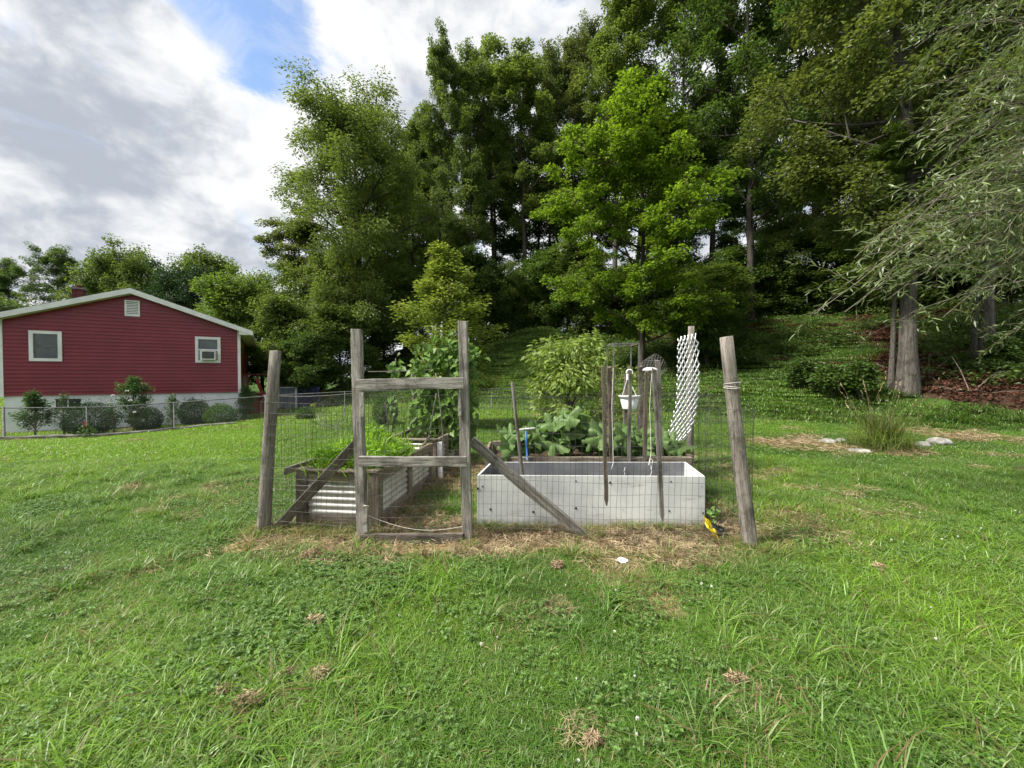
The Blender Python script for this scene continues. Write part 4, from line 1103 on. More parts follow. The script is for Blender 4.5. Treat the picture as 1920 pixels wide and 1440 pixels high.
def grass_blades(n, rad, h, w, lean, seed, square=None, seg=3):
    rg = R_(seed); r = rad * np.sqrt(rg.random(n)); th = rg.uniform(0, 2 * PI, n); B = np.stack([r * np.cos(th), r * np.sin(th), np.full(n, -.012)], -1)
    if square: B[:, 0] = rg.uniform(square[0], square[1], n); B[:, 1] = rg.uniform(square[2], square[3], n)
    az = rg.uniform(0, 2 * PI, n); D = np.stack([np.cos(az), np.sin(az), np.zeros(n)], -1); S = np.stack([-np.sin(az), np.cos(az), np.zeros(n)], -1)
    tw = rg.uniform(-.7, .7, n)[:, None]; S = S + D * tw
    H = (h[0] + (h[1] - h[0]) * rg.random(n) ** 1.6)[:, None]; ln = rg.uniform(lean[0], lean[1], n)[:, None]; Wd = rg.uniform(.7, 1.2, n)[:, None] * w; rows = []
    for k in range(seg + 1):
        s = k / seg; c = B + D * H * ln * s ** 1.9 + np.array([0, 0, 1.0]) * H * (s - .42 * np.minimum(ln, 1.5) * s ** 2.4)
        if k < seg: rows += [c - S * Wd * .5 * (1 - .35 * s), c + S * Wd * .5 * (1 - .35 * s)]
        else: rows.append(c)
    V = np.stack(rows, 1); m = V.shape[1]; b = np.arange(n)[:, None] * m; a = Acc(); a.add(V.reshape(-1, 3), np.concatenate([b + np.array([2 * k, 2 * k + 1, 2 * k + 3, 2 * k + 2]) for k in range(seg - 1)]))
    a.more(b + np.array([2 * seg - 2, 2 * seg - 1, 2 * seg])); return a


def bed_greens():
    rg = R_(91); a = grass_blades(1700, 0, (.26, .80), .008, (.2, .9), 91, (.06, .78, .06, 1.15)); n = 8000
    x = rg.uniform(.08, .80, n); y = rg.uniform(.06, 1.3, n); top = .22 + .55 * fbm(x, y, 3, 3) * smooth(1.5, .8, y); z = rg.random(n) ** .6 * top
    P = np.stack([x, y, z], -1); A = rg.normal(0, 1, (n, 3)); A[:, 2] = abs(A[:, 2]) * .9; a.add(*lance_leaves(P, A, np.array([0, 0, 1.0]) + rg.normal(0, .6, (n, 3)), rg.uniform(.04, .10, n), .016, .3))
    o = obj('weedy_greens', a, M['leaf_weed']); o.location = (bed_a.location.x, bed_a.location.y, bed_a.location.z + .32); o.rotation_euler = (0, 0, BROT)
    tag(o, 'bright feathery green weeds overflowing the near corrugated bed', 'greens', kind='stuff')


bed_greens()


def bean_vines():
    B = thing('bean_vine', (xat(825, 6.9), 6.9, zt(-1.2, 6.9)), 'tall bean vines with heart shaped leaves climbing poles in the far bed', 'vine')
    O = Vector(B.location); rg = R_(55); a = Acc()
    polys = [(at(775, 830, 6.75), at(795, 642, 6.9)), (at(812, 830, 6.8), at(822, 650, 6.95)), (at(848, 835, 6.8), at(850, 640, 6.9)), (at(880, 835, 7.0), at(872, 650, 7.0)), (at(735, 840, 7.2), at(742, 672, 7.2))]
    for k, (p, q) in enumerate(polys):
        o = round_post('pole', p, q, .012, .009, M['stake_grey'], B, k, 6, 4)
    C = []
    for k, (p, q) in enumerate(polys):
        p, q = np.array(p), np.array(q); n = (190, 300, 360, 300, 60)[k]; f = rg.random(n) ** .85
        w = np.array([.13, .10, .10]) if k < 4 else np.array([.07, .07, .07])
        w = w * .56; C.append(p + (q - p) * f[:, None] + rg.normal(0, 1, (n, 3)) * w * (1.0 + .5 * (f[:, None] > .6)))
        t = np.linspace(0, 1, 40); a.tube((p + (q - p) * t[:, None] + np.stack([np.cos(t * 40) * .02, np.sin(t * 40) * .02, t * 0], -1)) - np.array(O), .004, 4)
    obj('stems', a, M['leaf_bean'], B, True)['kind'] = 'stuff'
    C = np.concatenate(C) - np.array(O); n = len(C); A = rg.normal(0, .7, (n, 3)); A[:, 2] = -abs(A[:, 2]) - .35; A[:, 1] -= .45
    Nn = np.stack([rg.normal(0, .5, n), rg.normal(-.7, .4, n), rg.normal(.8, .4, n)], -1)
    A /= np.linalg.norm(A, axis=1)[:, None]; S = np.cross(A, Nn); S /= np.linalg.norm(S, axis=1)[:, None]; U = np.cross(S, A); L = rg.uniform(.07, .14, n)[:, None]
    f = lambda s, w, d: C + A * L * s + S * L * w + U * L * d
    V = np.stack([f(0, 0, 0), f(-.14, .30, .05), f(.18, .50, .10), f(.62, .26, .04), f(1.05, 0, -.08), f(.62, -.26, .04), f(.18, -.50, .10), f(-.14, -.30, .05), f(.45, 0, -.03)], 1)
    b = np.arange(n)[:, None] * 9; F = np.concatenate([b + np.array([8, k, k + 1]) for k in range(7)] + [b + np.array([8, 7, 0])])
    ac = Acc(); ac.add(V.reshape(-1, 3), F); tag(obj('leaves', ac, M['leaf_bean'], B), kind='stuff')
    a = Acc(); a.tube([at(690, 697, 6.9) - O, at(760, 696, 6.85) - O, at(820, 693, 6.8) - O], .008, 5); obj('cross_pole', a, M['stake_grey'], B, True)


bean_vines()
for p, q, lab in (((803, 822, 6.0), (818, 738, 6.05), 'thin cane leaning right in front of the bean vines'), ((832, 838, 6.0), (817, 700, 6.05), 'thin cane leaning left in front of the bean vines'),
                  ((728, 820, 6.3), (722, 755, 6.3), 'short bent grey cane standing among the weedy greens')):
    o = round_post('garden_cane', at(*p), at(*q), .010, .008, M['stake_grey'], None, p[0], 7, 5, .01); tag(o, lab, 'cane', 'canes in the corrugated beds')
st = Acc(); P = [at(585, 862, 5.0), at(586, 815, 5.02), at(588, 775, 5.0), at(587, 762, 5.0)]; st.tube(P, [.006, .005, .004, .003], 5)
rg = R_(6); C = np.array([P[-1]] * 14) + rg.normal(0, .012, (14, 3)); st.add(*lance_leaves(C, rg.normal(0, 1, (14, 3)) + np.array([0, 0, .8]), rg.normal(0, 1, (14, 3)), .05, .012))
tag(obj('seed_stalk', st, M['leaf_yellow']), 'tall pale seed stalk rising from the left of the greens', 'stalk')

# posts, gate, wire
PL0, PL1 = gp(493, 1000), at(517, 658, 4.02)
PR0, PR1 = gp(1410, 1029), at(1361, 632, 3.72)
GL0, GL1 = gp(682, 1014), at(669, 618, 3.80)
GR0, GR1 = gp(878, 1015), at(867.5, 603, 3.79)
BL0, BL1 = Vector((-1.87, 7.6, zt(-1.87, 7.6))), at(774, 697, 7.6)
BR0, BR1 = gp(1294, 873), at(1296, 612, 6.95)
F = thing('garden_fence', ((PL0 + PR0) / 2), 'garden fence of leaning grey posts and sagging welded wire', 'fence')
O = Vector(F.location); down = Vector((0, 0, -.12))
for n_, p, q, r0, r1, sd, lab in (('post', PL0, PL1, .064, .053, 1, 'round left front post leaning right'), ('post', PR0, PR1, .066, .056, 2, 'round right front post leaning left'), ('post', BL0, BL1, .05, .045, 3, None), ('post', BR0, BR1, .058, .05, 4, None)):
    o = round_post(n_, p + down, q, r0, r1, M['post'], F, sd); 
    if lab: o['label'] = lab
for p, q, lab in ((GL0, GL1, 'square left gate post'), (GR0, GR1, 'square right gate post, tallest of all')):
    o = board('post', p + down, q, .088, .084, M['board'], F, up=(0, -1, 0), seg=7, wob=.004); o['label'] = lab
for p, q, lab in (((668, 832, 3.86), (514, 997, 3.98), 'left diagonal brace'), ((884, 826, 3.86), (1100, 1008, 3.84), 'right diagonal brace')):
    o = board('brace', at(*p), at(*q), .092, .045, M['board_dark'] if p[0] < 700 else M['board'], F, up=(0, -.25, 1), seg=7, wob=.005); o['label'] = lab


def welded(pa, pb, H, seed, dx=.052, dz=.104, sag=.02, z0=.02, r=.0016):
    """welded wire between two foot points, slightly wavy"""
    rg = R_(seed); pa, pb = Vector(pa), Vector(pb); L = (pb - pa).length; u = (pb - pa) / L; nrm = Vector((-u.y, u.x, 0)); a = Acc()
    nx, nz = int(L / dx), int(H / dz)
    jx = rg.normal(0, .004, nx + 1); ph = rg.uniform(0, 6, 4)

    def pt(s, z):
        p = pa + u * s; w = .012 * math.sin(s * 3.1 + ph[0]) * math.sin(z * 2.2 + ph[1]) + .006 * math.sin(s * 9 + ph[2])
        return Vector((p.x, p.y, zt(p.x, p.y) + z0 + z - sag * math.sin(PI * s / L) * z / H + .006 * math.sin(s * 5 + ph[3]))) + nrm * w - O
    for i in range(nx + 1):
        s = i * L / nx
        a.tube([pt(min(max(s + jx[i] * (1 + .5 * math.sin(k * 1.7 + i)) + .004 * math.sin(k + ph[1]), 0), L), H * k / 9) for k in range(10)], r, 3)
    for k in range(nz + 1):
        a.tube([pt(L * i / 24, H * k / nz) for i in range(25)], r, 3)
    return a


for p, q, H, sd in ((PL0, GL0, 1.28, 1), (GR0, PR0, 1.24, 2), (PR0, BR0, 1.3, 3), (PL0, BL0, 1.3, 4), (BL0, BR0, 1.25, 5)):
    tag(obj('wire_panel', welded(p, q, H, sd), M['wire'], F), kind='stuff')
a = Acc()       # slack strands tied round the posts
for p, q, sg in (((493, 741, 4.0), (668, 737, 3.86), .02), ((882, 745, 3.84), (1378, 742, 3.76), .0), ((500, 905, 4.03), (690, 911, 3.84), .02)):
    A, B = at(*p), at(*q); a.tube([A + (B - A) * t - Vector((0, 0, sg * math.sin(PI * t))) - O for t in np.linspace(0, 1, 12)], .0018, 4)
obj('tie_wire', a, M['wire'], F)
a = Acc()
for zc in (721, 725, 729):
    c = PR0 + (PR1 - PR0) * ((1027 - zc) / 395); n = 14
    a.tube([c + Vector((.068 * math.cos(t), .068 * math.sin(t), .02 * math.sin(t * .5 + zc))) - O for t in np.linspace(0, 2 * PI, n)], .0022, 5)
a.tube([at(1380, 722, 3.68) - O, at(1390, 716, 3.66) - O, at(1382, 726, 3.66) - O], .003, 4); a.tube([at(1388, 780, 3.72) - O, at(1392, 768, 3.68) - O], .003, 4)
obj('string', a, M['string'], F)

G = thing('garden_gate', (GL0 + GR0) / 2, 'open framed wooden gate with three rails and wire infill', 'gate')


def gb(name, p, q, w, t=.036, m='board', seed=0, up=(0, 0, 1), lab=None):
    o = board(name, at(*p), at(*q), w, t, M[m], G, up=up, seed=seed, seg=7, wob=.005)
    if lab: o['label'] = lab


gb('rail', (670, 722, 3.70), (869, 718, 3.70), .102, seed=1); gb('rail', (674, 864.5, 3.70), (874.5, 865, 3.70), .092, seed=2); gb('rail', (677, 1009, 3.72), (868, 1009, 3.72), .095, .05, 'board_dark', seed=3)
gb('stile', (680, 1000, 3.77), (677, 734, 3.77), .05, seed=4, up=(1, 0, 0)); gb('stile', (872, 1003, 3.77), (866, 734, 3.77), .05, seed=5, up=(1, 0, 0))
gb('batten', (678.5, 781, 3.70), (678, 735, 3.70), .04, .03, seed=6, up=(1, 0, 0)); gb('batten', (863, 778, 3.715), (861, 735, 3.715), .03, .03, seed=7, up=(1, 0, 0)); gb('batten', (685, 996, 3.71), (686, 948, 3.71), .05, .03, seed=8, up=(1, 0, 0))
O2 = O; O = Vector(G.location)
tag(obj('wire_panel', welded(GL0 + Vector((.05, -.0, 0)), GR0 + Vector((-.05, 0, 0)), 1.36, 9), M['wire'], G), kind='stuff')
a = Acc(); A, B = at(686, 965, 3.74), at(878, 985, 3.74); a.tube([A + (B - A) * t - Vector((0, 0, .09 * math.sin(PI * t))) - O for t in np.linspace(0, 1, 14)], .0018, 5); obj('tie_wire', a, M['string'], G)
O = O2


# white plywood planter
def mat_ply():
    t = NT('chalky_white_plywood'); w = t.coord('Object'); n = t.noise(w, 3.2, 9); n2 = t.noise(t.coord('Object', (1, 1, .35)), 9, 8, .65, .8); n3 = t.noise(w, 46, 6, .7); n4 = t.noise(t.coord('Object', (.5, 1, 2.2)), 5, 9, .7)
    c = t.mix(t.ramp(n, .35, .65), (.60, .61, .61), (.74, .75, .74)); c = t.mix(t.math('MULTIPLY', t.ramp(n2, .56, .74), .45), c, (.36, .35, .31))
    c = t.mix(t.math('MULTIPLY', t.ramp(n4, .54, .68), .45), c, (.30, .27, .21)); c = t.mix(t.math('MULTIPLY', t.ramp(n3, .64, .72), .5), c, (.22, .19, .15))
    sp = t.n('ShaderNodeSeparateXYZ'); t.L.new(w, sp.inputs[0]); k = t.math('ADD', t.ramp(sp.outputs[2], .20, .0), t.math('SUBTRACT', t.noise(w, 7, 8, .7), .72))     # soil splashed up from the ground
    c = t.mix(t.math('MULTIPLY', t.ramp(k, .12, .6), .4), c, (.26, .22, .165))
    return t.done(t.pbsdf(c, .75, .25, 0, t.bump(n3, .25, .004)))


M['white_ply'] = mat_ply()
M['grey_ply'] = mat_noise('grey_painted_plywood', (.15, .16, .175), (.225, .235, .25), 4, .8, .2, .15, .004, detail=8)
M['nail'] = mat_noise('rusty_nail', (.03, .025, .022), (.07, .055, .045), 20, .7, .3, 0)


def white_planter():
    c = [(-.355, 4.085), (1.955, 4.085), (2.03, 4.72), (-.245, 4.72)]; H = .545; t = .019
    B = thing('planter_box', (.8, 4.4, zt(.8, 4.4)), 'long white painted plywood planter box, grey inside, nearly empty', 'planter'); O = Vector((.8, 4.4, 0))
    def panel(n, a, b, outm, inm, h0, h1, trim=0.0):
        a, b = Vector((*a, 0)) - O, Vector((*b, 0)) - O; u = (b - a).normalized(); nn = Vector((u.y, -u.x, 0)); a = a + u * trim; b = b - u * trim; ac = Acc(); V = []
        for p, h in ((a, h0), (b, h1)):
            for q, z in ((p, -.05), (p, h), (p - nn * t, h), (p - nn * t, -.05)): V.append((q.x, q.y, z))
        ac.add(V, [(0, 4, 5, 1), (1, 5, 6, 2), (2, 6, 7, 3), (0, 1, 2, 3), (4, 7, 6, 5)]); o = obj(n, ac, outm, B); o.data.materials.append(inm); o.data.polygons[2].material_index = 1
        o.data.polygons[1].material_index = 0
        return o
    panel('front_panel', c[0], c[1], M['white_ply'], M['white_ply'], H, H - .012); panel('side_panel', c[1], c[2], M['white_ply'], M['white_ply'], H - .012, H, .0195)
    panel('back_panel', c[2], c[3], M['white_ply'], M['grey_ply'], H, H - .0); panel('side_panel', c[3], c[0], M['white_ply'], M['grey_ply'], H, H, .0195)
    obj('soil', soil_heap(-.33 - .8 + .02, 4.12 - 4.4, 1.95 - .8, 4.70 - 4.4, .34, 7), M['soil'], B, True)
    h = Acc(); cx, cy = at(1000, 893, 4.35).x - .8, -.09
    for k in range(10):
        pass
    h.lathe([(.0, .41), (.06, .405), (.14, .37), (.22, .31)], 14, (at(1010, 890, 4.2).x - .8, -.12, 0)); obj('soil_mound', h, M['soil'], B, True)
    # nail heads and knocks in the face
    spots = [(1020, 899), (1080, 902), (1144, 905), (1199, 909), (1258, 903), (1080, 953), (1168, 956), (1255, 958), (920, 955), (1120, 985), (905, 912), (1000, 960), (1312, 930), (1318, 962), (896, 916), (1316, 912)]
    me = None
    for k, (x, y) in enumerate(spots):
        p = at(x, y, 4.083); a = Acc(); r = .004 + .004 * (k % 3)
        a.lathe([(r, 0), (r, .004), (0.0003, .005)], 8); o = obj('nail', a, M['nail'], B); o.location = Vector((p.x, 4.0846, p.z)) - O; o.rotation_euler = (PI / 2, 0, 0)
    p = at(1195, 984, 4.083); a = Acc(); a.lathe([(.014, 0), (.013, .003), (.0005, .003)], 7); o = obj('knot_hole', a, M['dark'], B); o.location = Vector((p.x, 4.0846, p.z)) - O; o.rotation_euler = (PI / 2, 0, 0)


white_planter()


def squash_bed():
    B = thing('squash_bed', (.95, 5.3, zt(.95, 5.3)), 'low rough timber bed behind the white planter, full of squash', 'raised bed')
    x0, x1, y0, y1, H = -.28, 2.12, 4.80, 5.85, .59
    for p, q in (((x0, y0, H - .14), (x1, y0, H - .14)), ((x0, y1, H - .12), (x1, y1, H - .12)), ((x0 - .03, y0 + .03, H - .13), (x0 - .03, y1, H - .13)), ((x1 + .03, y0 + .03, H - .13), (x1 + .03, y1, H - .13))):
        for k in range(2): board('side_board', (p[0], p[1], p[2] - k * .29), (q[0], q[1], q[2] - k * .29), .278, .04, M['bed_wood'], B, seg=6, wob=.006)
    O = Vector(B.location); obj('soil', soil_heap(x0 - O.x, y0 - O.y + .03, x1 - O.x, y1 - O.y - .03, H - .12, 13), M['soil'], B, True)
    # lobed leaves: three shapes, copied
    protos = []
    for k in range(3):
        rg = R_(200 + k); n = 44; a = Acc(); th = np.linspace(-PI * .92, PI * .92, n); lob = .50 + .52 * np.abs(np.cos(th * 2.5)) ** 1.5 + rg.normal(0, .035, n) + .06 * np.cos(th * 21)
        V = [(0, 0, 0)]
        for f in (.5, 1.0):
            for t, l in zip(th, lob):
                r = (l if f == 1 else .74) * f * .19; V.append((r * math.cos(t), r * math.sin(t), .05 * f + .035 * math.cos(t * 5) * f * f - .07 * f ** 3 + rg.normal(0, .004)))
        F3 = [(0, 1 + i, 2 + i) for i in range(n - 1)]; F4 = [(1 + i, 1 + n + i, 2 + n + i, 2 + i) for i in range(n - 1)]
        a.add(V, F3); a.more(F4); protos.append(a.mesh('squash_leaf', M['leaf_squash'], True))
    rg = R_(17); lab = ['squash plant at the left end of the timber bed, by the blue pipe', 'biggest squash plant with tall upright leaves, middle of the timber bed', 'squash plant around the pair of brown stakes', 'low squash plant at the right end, under the white lattice']
    for k, (cx, cy, n, hh) in enumerate(((.18, 5.2, 20, .32), (.72, 5.25, 32, .50), (1.28, 5.25, 24, .31), (1.82, 5.3, 17, .23))):
        z = O.z + H - .12; P = thing('squash_plant', (cx, cy, z), lab[k], 'squash plant', 'squash plants in the timber bed'); st = Acc()
        for i in range(n):
            az = rg.uniform(0, 2 * PI); r = rg.uniform(.06, .34); h = hh * rg.uniform(.35, 1.08) * (1.15 - r); e = Vector((r * math.cos(az) * 1.1, r * math.sin(az) - .04, h + .04))
            st.tube([(0, 0, 0), (e.x * .4, e.y * .4, e.z * .7), (e.x, e.y, e.z)], [.011, .009, .006], 5)
            tl = Matrix.Rotation(rg.normal(.65, .5), 3, 'X') @ Matrix.Rotation(rg.normal(0, .5), 3, 'Y') @ Matrix.Rotation(-PI / 2 + rg.normal(0, .8), 3, 'Z'); l = put('leaf', protos[i % 3], P, e, tl.to_euler(), (rg.uniform(.6, 1.25),) * 3)
        obj('stem', st, M['leaf_squash'], P, True)


squash_bed()

# stakes and poles about the planter
STAKES = [('board', (1137, 948, 3.80), (1131.5, 688, 3.84), .034, .03, 'stake', 'brown stake with pointed foot, left one of the pair hanging before the white planter'),
          ('board', (1146, 872, 4.74), (1142.5, 688, 4.74), .044, .03, 'stake', 'brown stake just behind the left hanging one, with white string'),
          ('board', (1242, 977, 3.80), (1226, 695, 3.86), .034, .03, 'stake_grey', 'long grey stake with pointed foot at the right of the white planter'),
          ('board', (1238, 868, 5.0), (1233, 677, 5.0), .058, .04, 'stake_grey', 'taller grey post behind the long hanging grey stake'),
          ('board', (1179, 868, 4.76), (1182, 697, 4.76), .034, .034, 'stake_grey', 'grey stake in front of the white hanging basket'),
          ('board', (1208, 868, 4.77), (1213, 696, 4.77), .042, .034, 'stake', 'brown stake under the white dish, left of the tallest stake'),
          ('board', (1203, 830, 6.6), (1200, 688, 6.6), .06, .05, 'board_dark', 'dark post behind the hanging basket, right of it')]
for k, (_, p, q, w, t, m, lab) in enumerate(STAKES):
    P, Q = at(*p), at(*q); Ln = (Q - P).length; rg = R_(k + 60); a = Acc(); seg = 8; V = []
    pr = [(-t / 2, -w / 2), (t / 2, -w / 2), (t / 2, w / 2), (-t / 2, w / 2)]
    for i in range(seg + 1):
        f = i / seg; tp = .15 if (i == 0 and 'pointed' in lab) else 1.0; bw = rg.normal(0, .002, 2)
        V += [(a_ * 1.0 + bw[0], b_ * tp + bw[1], Ln * f + (rg.normal(0, .012) if i == seg else 0)) for a_, b_ in pr]
        if i == 0 and 'pointed' in lab: V += [(a_, b_, Ln * .045) for a_, b_ in pr]
    n = len(V) // 4; a.add(V, [(i * 4 + j, i * 4 + (j + 1) % 4, i * 4 + 4 + (j + 1) % 4, i * 4 + 4 + j) for i in range(n - 1) for j in range(4)] + [(n * 4 - 4, n * 4 - 3, n * 4 - 2, n * 4 - 1), (3, 2, 1, 0)])
    o = obj('garden_stake', a, M[m]); o.rotation_mode = 'QUATERNION'; zx = (Q - P).normalized(); X = Vector((0, 1, 0)) - zx * zx.y; X.normalize(); Y = zx.cross(X)
    o.matrix_basis = Matrix(((X.x, Y.x, zx.x, P.x), (X.y, Y.y, zx.y, P.y), (X.z, Y.z, zx.z, P.z), (0, 0, 0, 1)))
    tag(o, lab, 'stake', 'wooden stakes around the white planter')
o = round_post('rusty_pole', at(981, 905, 4.35), at(960, 717, 4.42), .020, .017, M['stake_grey'], None, 4, 10, 6, .008); tag(o, 'round weathered pole leaning left, its foot in the white planter', 'pole')
M['blue'] = mat_noise('blue_pipe', (.012, .09, .24), (.02, .14, .34), 8, .5, .5, 0)
p, q = at(989, 862, 4.76), at(986, 808, 4.76)
o = thing('blue_pipe', p, 'short blue pipe with a pale tee top among the squash', 'pipe'); a = Acc(); a.tube([(0, 0, 0), (q - p) * .5, q - p], .013, 8, True); obj('pipe', a, M['blue'], o, True)
a = Acc(); b0, b1 = at(971, 806.5, 4.76) - p, at(1004, 803, 4.76) - p; a.tube([b0, (b0 + b1) / 2 + Vector((0, 0, .004)), b1], .011, 8, True); obj('tee', a, M['string'], o, True)
a = Acc(); a.lathe([(.001, .035), (.03, .034), (.07, .022), (.088, .004), (.088, -.006), (.03, -.01), (.001, -.01)], 18); o = obj('white_dish', a, M['trim'], None, True); o.location = at(1219, 694, 4.85)
tag(o, 'shallow white dish upside down on top of two stakes', 'dish')
a = Acc()
for pts in ([(1150, 690, 4.70), (1147, 760, 4.69), (1149, 830, 4.70), (1150, 868, 4.69), (1146, 880, 4.66)], [(1222, 700, 4.72), (1218, 760, 4.72), (1221, 850, 4.7), (1218, 868, 4.68), (1222, 884, 4.66), (1219, 893, 4.66)], [(1216, 872, 4.66), (1219, 858, 4.68), (1224, 864, 4.66), (1221, 880, 4.66)],
            [(1170, 884, 4.68), (1172, 876, 4.69), (1171, 890, 4.68)]):
    P = np.array([at(*q) for q in pts]); t = np.linspace(0, len(P) - 1, 20); a.tube(np.stack([np.interp(t, np.arange(len(P)), P[:, i]) for i in range(3)], -1), .0032, 5)
tag(obj('loose_string', a, M['string']), 'white strings dangling from the stakes over the planter edge', 'string')


def basket():
    p = at(1180, 767, 5.55); B = thing('hanging_basket', p, 'white plastic hanging basket on a stake with white hangers', 'hanging basket')
    s = 5.55 / FPX; a = Acc(); h = 25 * s; r0, r1 = 12.5 * s, 18 * s
    a.lathe([(.001, 0), (r0, 0), (r0 + .003, .01), (r1, h), (r1 - .006, h), (r0 - .004, .012), (.001, .012)], 24); obj('pot', a, M['trim'], B, True)
    a = Acc(); a.lathe([(r1 + .002, h - .02), (r1 + .014, h - .018), (r1 + .014, h + .006), (r1 - .005, h + .006)], 24); obj('rim', a, M['trim'], B, True)
    top = at(1177, 697, 5.55) - p
    for k in range(4):
        an = k * PI / 2 + .5; a = Acc(); a.tube([(r1 * math.cos(an), r1 * math.sin(an), h), (top.x + .014 * math.cos(an), .014 * math.sin(an), top.z - .1)], .003, 5); obj('hanger', a, M['trim'], B)
    a = Acc(); a.tube([(top.x, 0, top.z - .11), (top.x, 0, top.z - .03)], .02, 8); t = np.linspace(-.4, 3.6, 14); a.tube([(top.x + .025 + .04 * math.cos(x), 0, top.z - .01 + .04 * math.sin(x)) for x in t], .011, 7, True); obj('hook', a, M['trim'], B, True)
    for x in (1166, 1188):
        pass
    st = board('garden_stake', at(1171, 840, 5.62), at(1174, 702, 5.62), .04, .035, M['board_dark'], None, up=(1, 0, 0)); tag(st, 'dark grey stake that carries the white hanging basket', 'stake', 'wooden stakes around the white planter')


basket()
p = at(1192, 830, 6.3); a = Acc(); a.tube([p, at(1190, 768, 6.3)], .008, 5); a.tube([at(1182, 810, 6.3), at(1205, 810, 6.3)], .008, 5); tag(obj('thin_stand', a, M['dark_metal']), 'thin metal stand with crossbar below the hanging basket', 'stand')


def lattice():
    """white plastic lattice, bowed, seen nearly edge on"""
    B = thing('lattice_panel', at(1285, 862, 6.35), 'tall bowed white garden lattice panel tied to the back right post', 'lattice'); O = Vector(B.location)
    rows = [(862, 1250, 1268, 6.02), (836, 1249, 1281, 6.05), (824, 1247, 1292, 6.08), (806, 1251, 1299, 6.12), (786, 1258, 1305, 6.18), (760, 1265, 1308, 6.25), (740, 1268, 1311, 6.3), (698, 1269, 1311.5, 6.38), (652, 1270, 1309, 6.42), (634, 1271, 1303, 6.42)]
    ys = [r[0] for r in rows]

    def S(a, b):    # a 0..1 across, b 0..1 up
        y = 862 + (634 - 862) * b + (-8 * a if b > .8 else 30 * (.5 - a) * (1 - b) ** 2); yy = 862 + (636 - 862) * b
        xl = np.interp(-yy, [-v for v in ys], [r[1] for r in rows]); xr = np.interp(-yy, [-v for v in ys], [r[2] for r in rows]); Y = np.interp(-yy, [-v for v in ys], [r[3] for r in rows])
        d = .75 * (a - .5); return at(xl + (xr - xl) * a, y, Y + d * .95)

    W, L = .75, 2.1; pitch = .15; nrm = Vector((-.93, .36, 0))
    for layer, sg in ((0, 1), (1, -1)):
        for c in np.arange(-L, W + L, pitch):
            pts = []
            for t in np.linspace(0, L, 85):
                x = c + sg * t
                if 0 <= x <= W: pts.append((x / W, t / L))
            if len(pts) < 2: continue
            (a0, b0), (a1, b1) = pts[0], pts[-1]; n = 5; V = []
            for i in range(n + 1):
                f = i / n; p = S(a0 + (a1 - a0) * f, b0 + (b1 - b0) * f); q = S(min(1, a0 + (a1 - a0) * f + .001), b0 + (b1 - b0) * f); 
                tang = S(a0 + (a1 - a0) * min(1, f + .02), b0 + (b1 - b0) * min(1, f + .02)) - S(a0 + (a1 - a0) * max(0, f - .02), b0 + (b1 - b0) * max(0, f - .02)); tang.normalize(); wd = tang.cross(nrm).normalized() * .018
                off = nrm * (.006 * (layer * 2 - 1)); th = nrm * .0055
                V += [p + off + wd + th - O, p + off - wd + th - O, p + off - wd - th - O, p + off + wd - th - O]
            F_ = [(i * 4 + j, i * 4 + (j + 1) % 4, i * 4 + 4 + (j + 1) % 4, i * 4 + 4 + j) for i in range(n) for j in range(4)] + [(0, 3, 2, 1), (n * 4, n * 4 + 1, n * 4 + 2, n * 4 + 3)]
            a = Acc(); a.add([tuple(v) for v in V], F_); obj('slat', a, M['trim'], B)


lattice()


def arbor():
    p = at(1150, 790, 8.3); q = at(1197, 790, 8.3); z = zt(p.x, 8.3); h = at(1197, 643, 8.3).z - z; w = q.x - p.x; B = thing('metal_arbor', (p.x, 8.3, z), 'thin square metal frame arbor with reddish climber on it', 'arbor')
    for x in (0, w):
        for y in (0, .55): a = Acc(); a.box((x - .013, y - .013, -.1), (x + .013, y + .013, h)); obj('leg', a, M['dark_metal'], B)
    for lo, hi in (((.013, -.012, h - .026), (w - .013, .012, h - .001)), ((.013, .538, h - .026), (w - .013, .562, h - .001)), ((-.012, .013, h - .026), (.012, .537, h - .001)), ((w - .012, .013, h - .026), (w + .012, .537, h - .001))):
        a = Acc(); a.box(lo, hi); obj('top_bar', a, M['dark_metal'], B)
    rg = R_(12); C = []; t = Acc(); x0, y0 = p.x, 8.3
    V = thing('climbing_plant', (p.x + .05, 8.2, z), 'thin climbing plant with yellowish and reddish leaves on the metal arbor', 'climber')
    for k in range(7):
        P = np.cumsum(np.vstack([[rg.uniform(-.25, .2), rg.uniform(0, .4), 0], np.stack([rg.normal(.02, .07, 11), rg.normal(0, .05, 11), rg.uniform(.1, .22, 11)], -1)]), 0); t.tube(P, .006, 4)
        m = 60; f = rg.uniform(3, 11, m); C.append(np.stack([np.interp(f, np.arange(12), P[:, i]) for i in range(3)], -1) + rg.normal(0, .06, (m, 3)))
    obj('stem', t, M['twig'], V); C = np.concatenate(C); n = len(C); a = Acc(); a.add(*quad_leaves(C, rg.normal(0, 1, (n, 3)), np.array([0, -.4, 1.0]) + rg.normal(0, .6, (n, 3)), .085, .06)); obj('foliage', a, M['leaf_yellow'], V)


arbor()


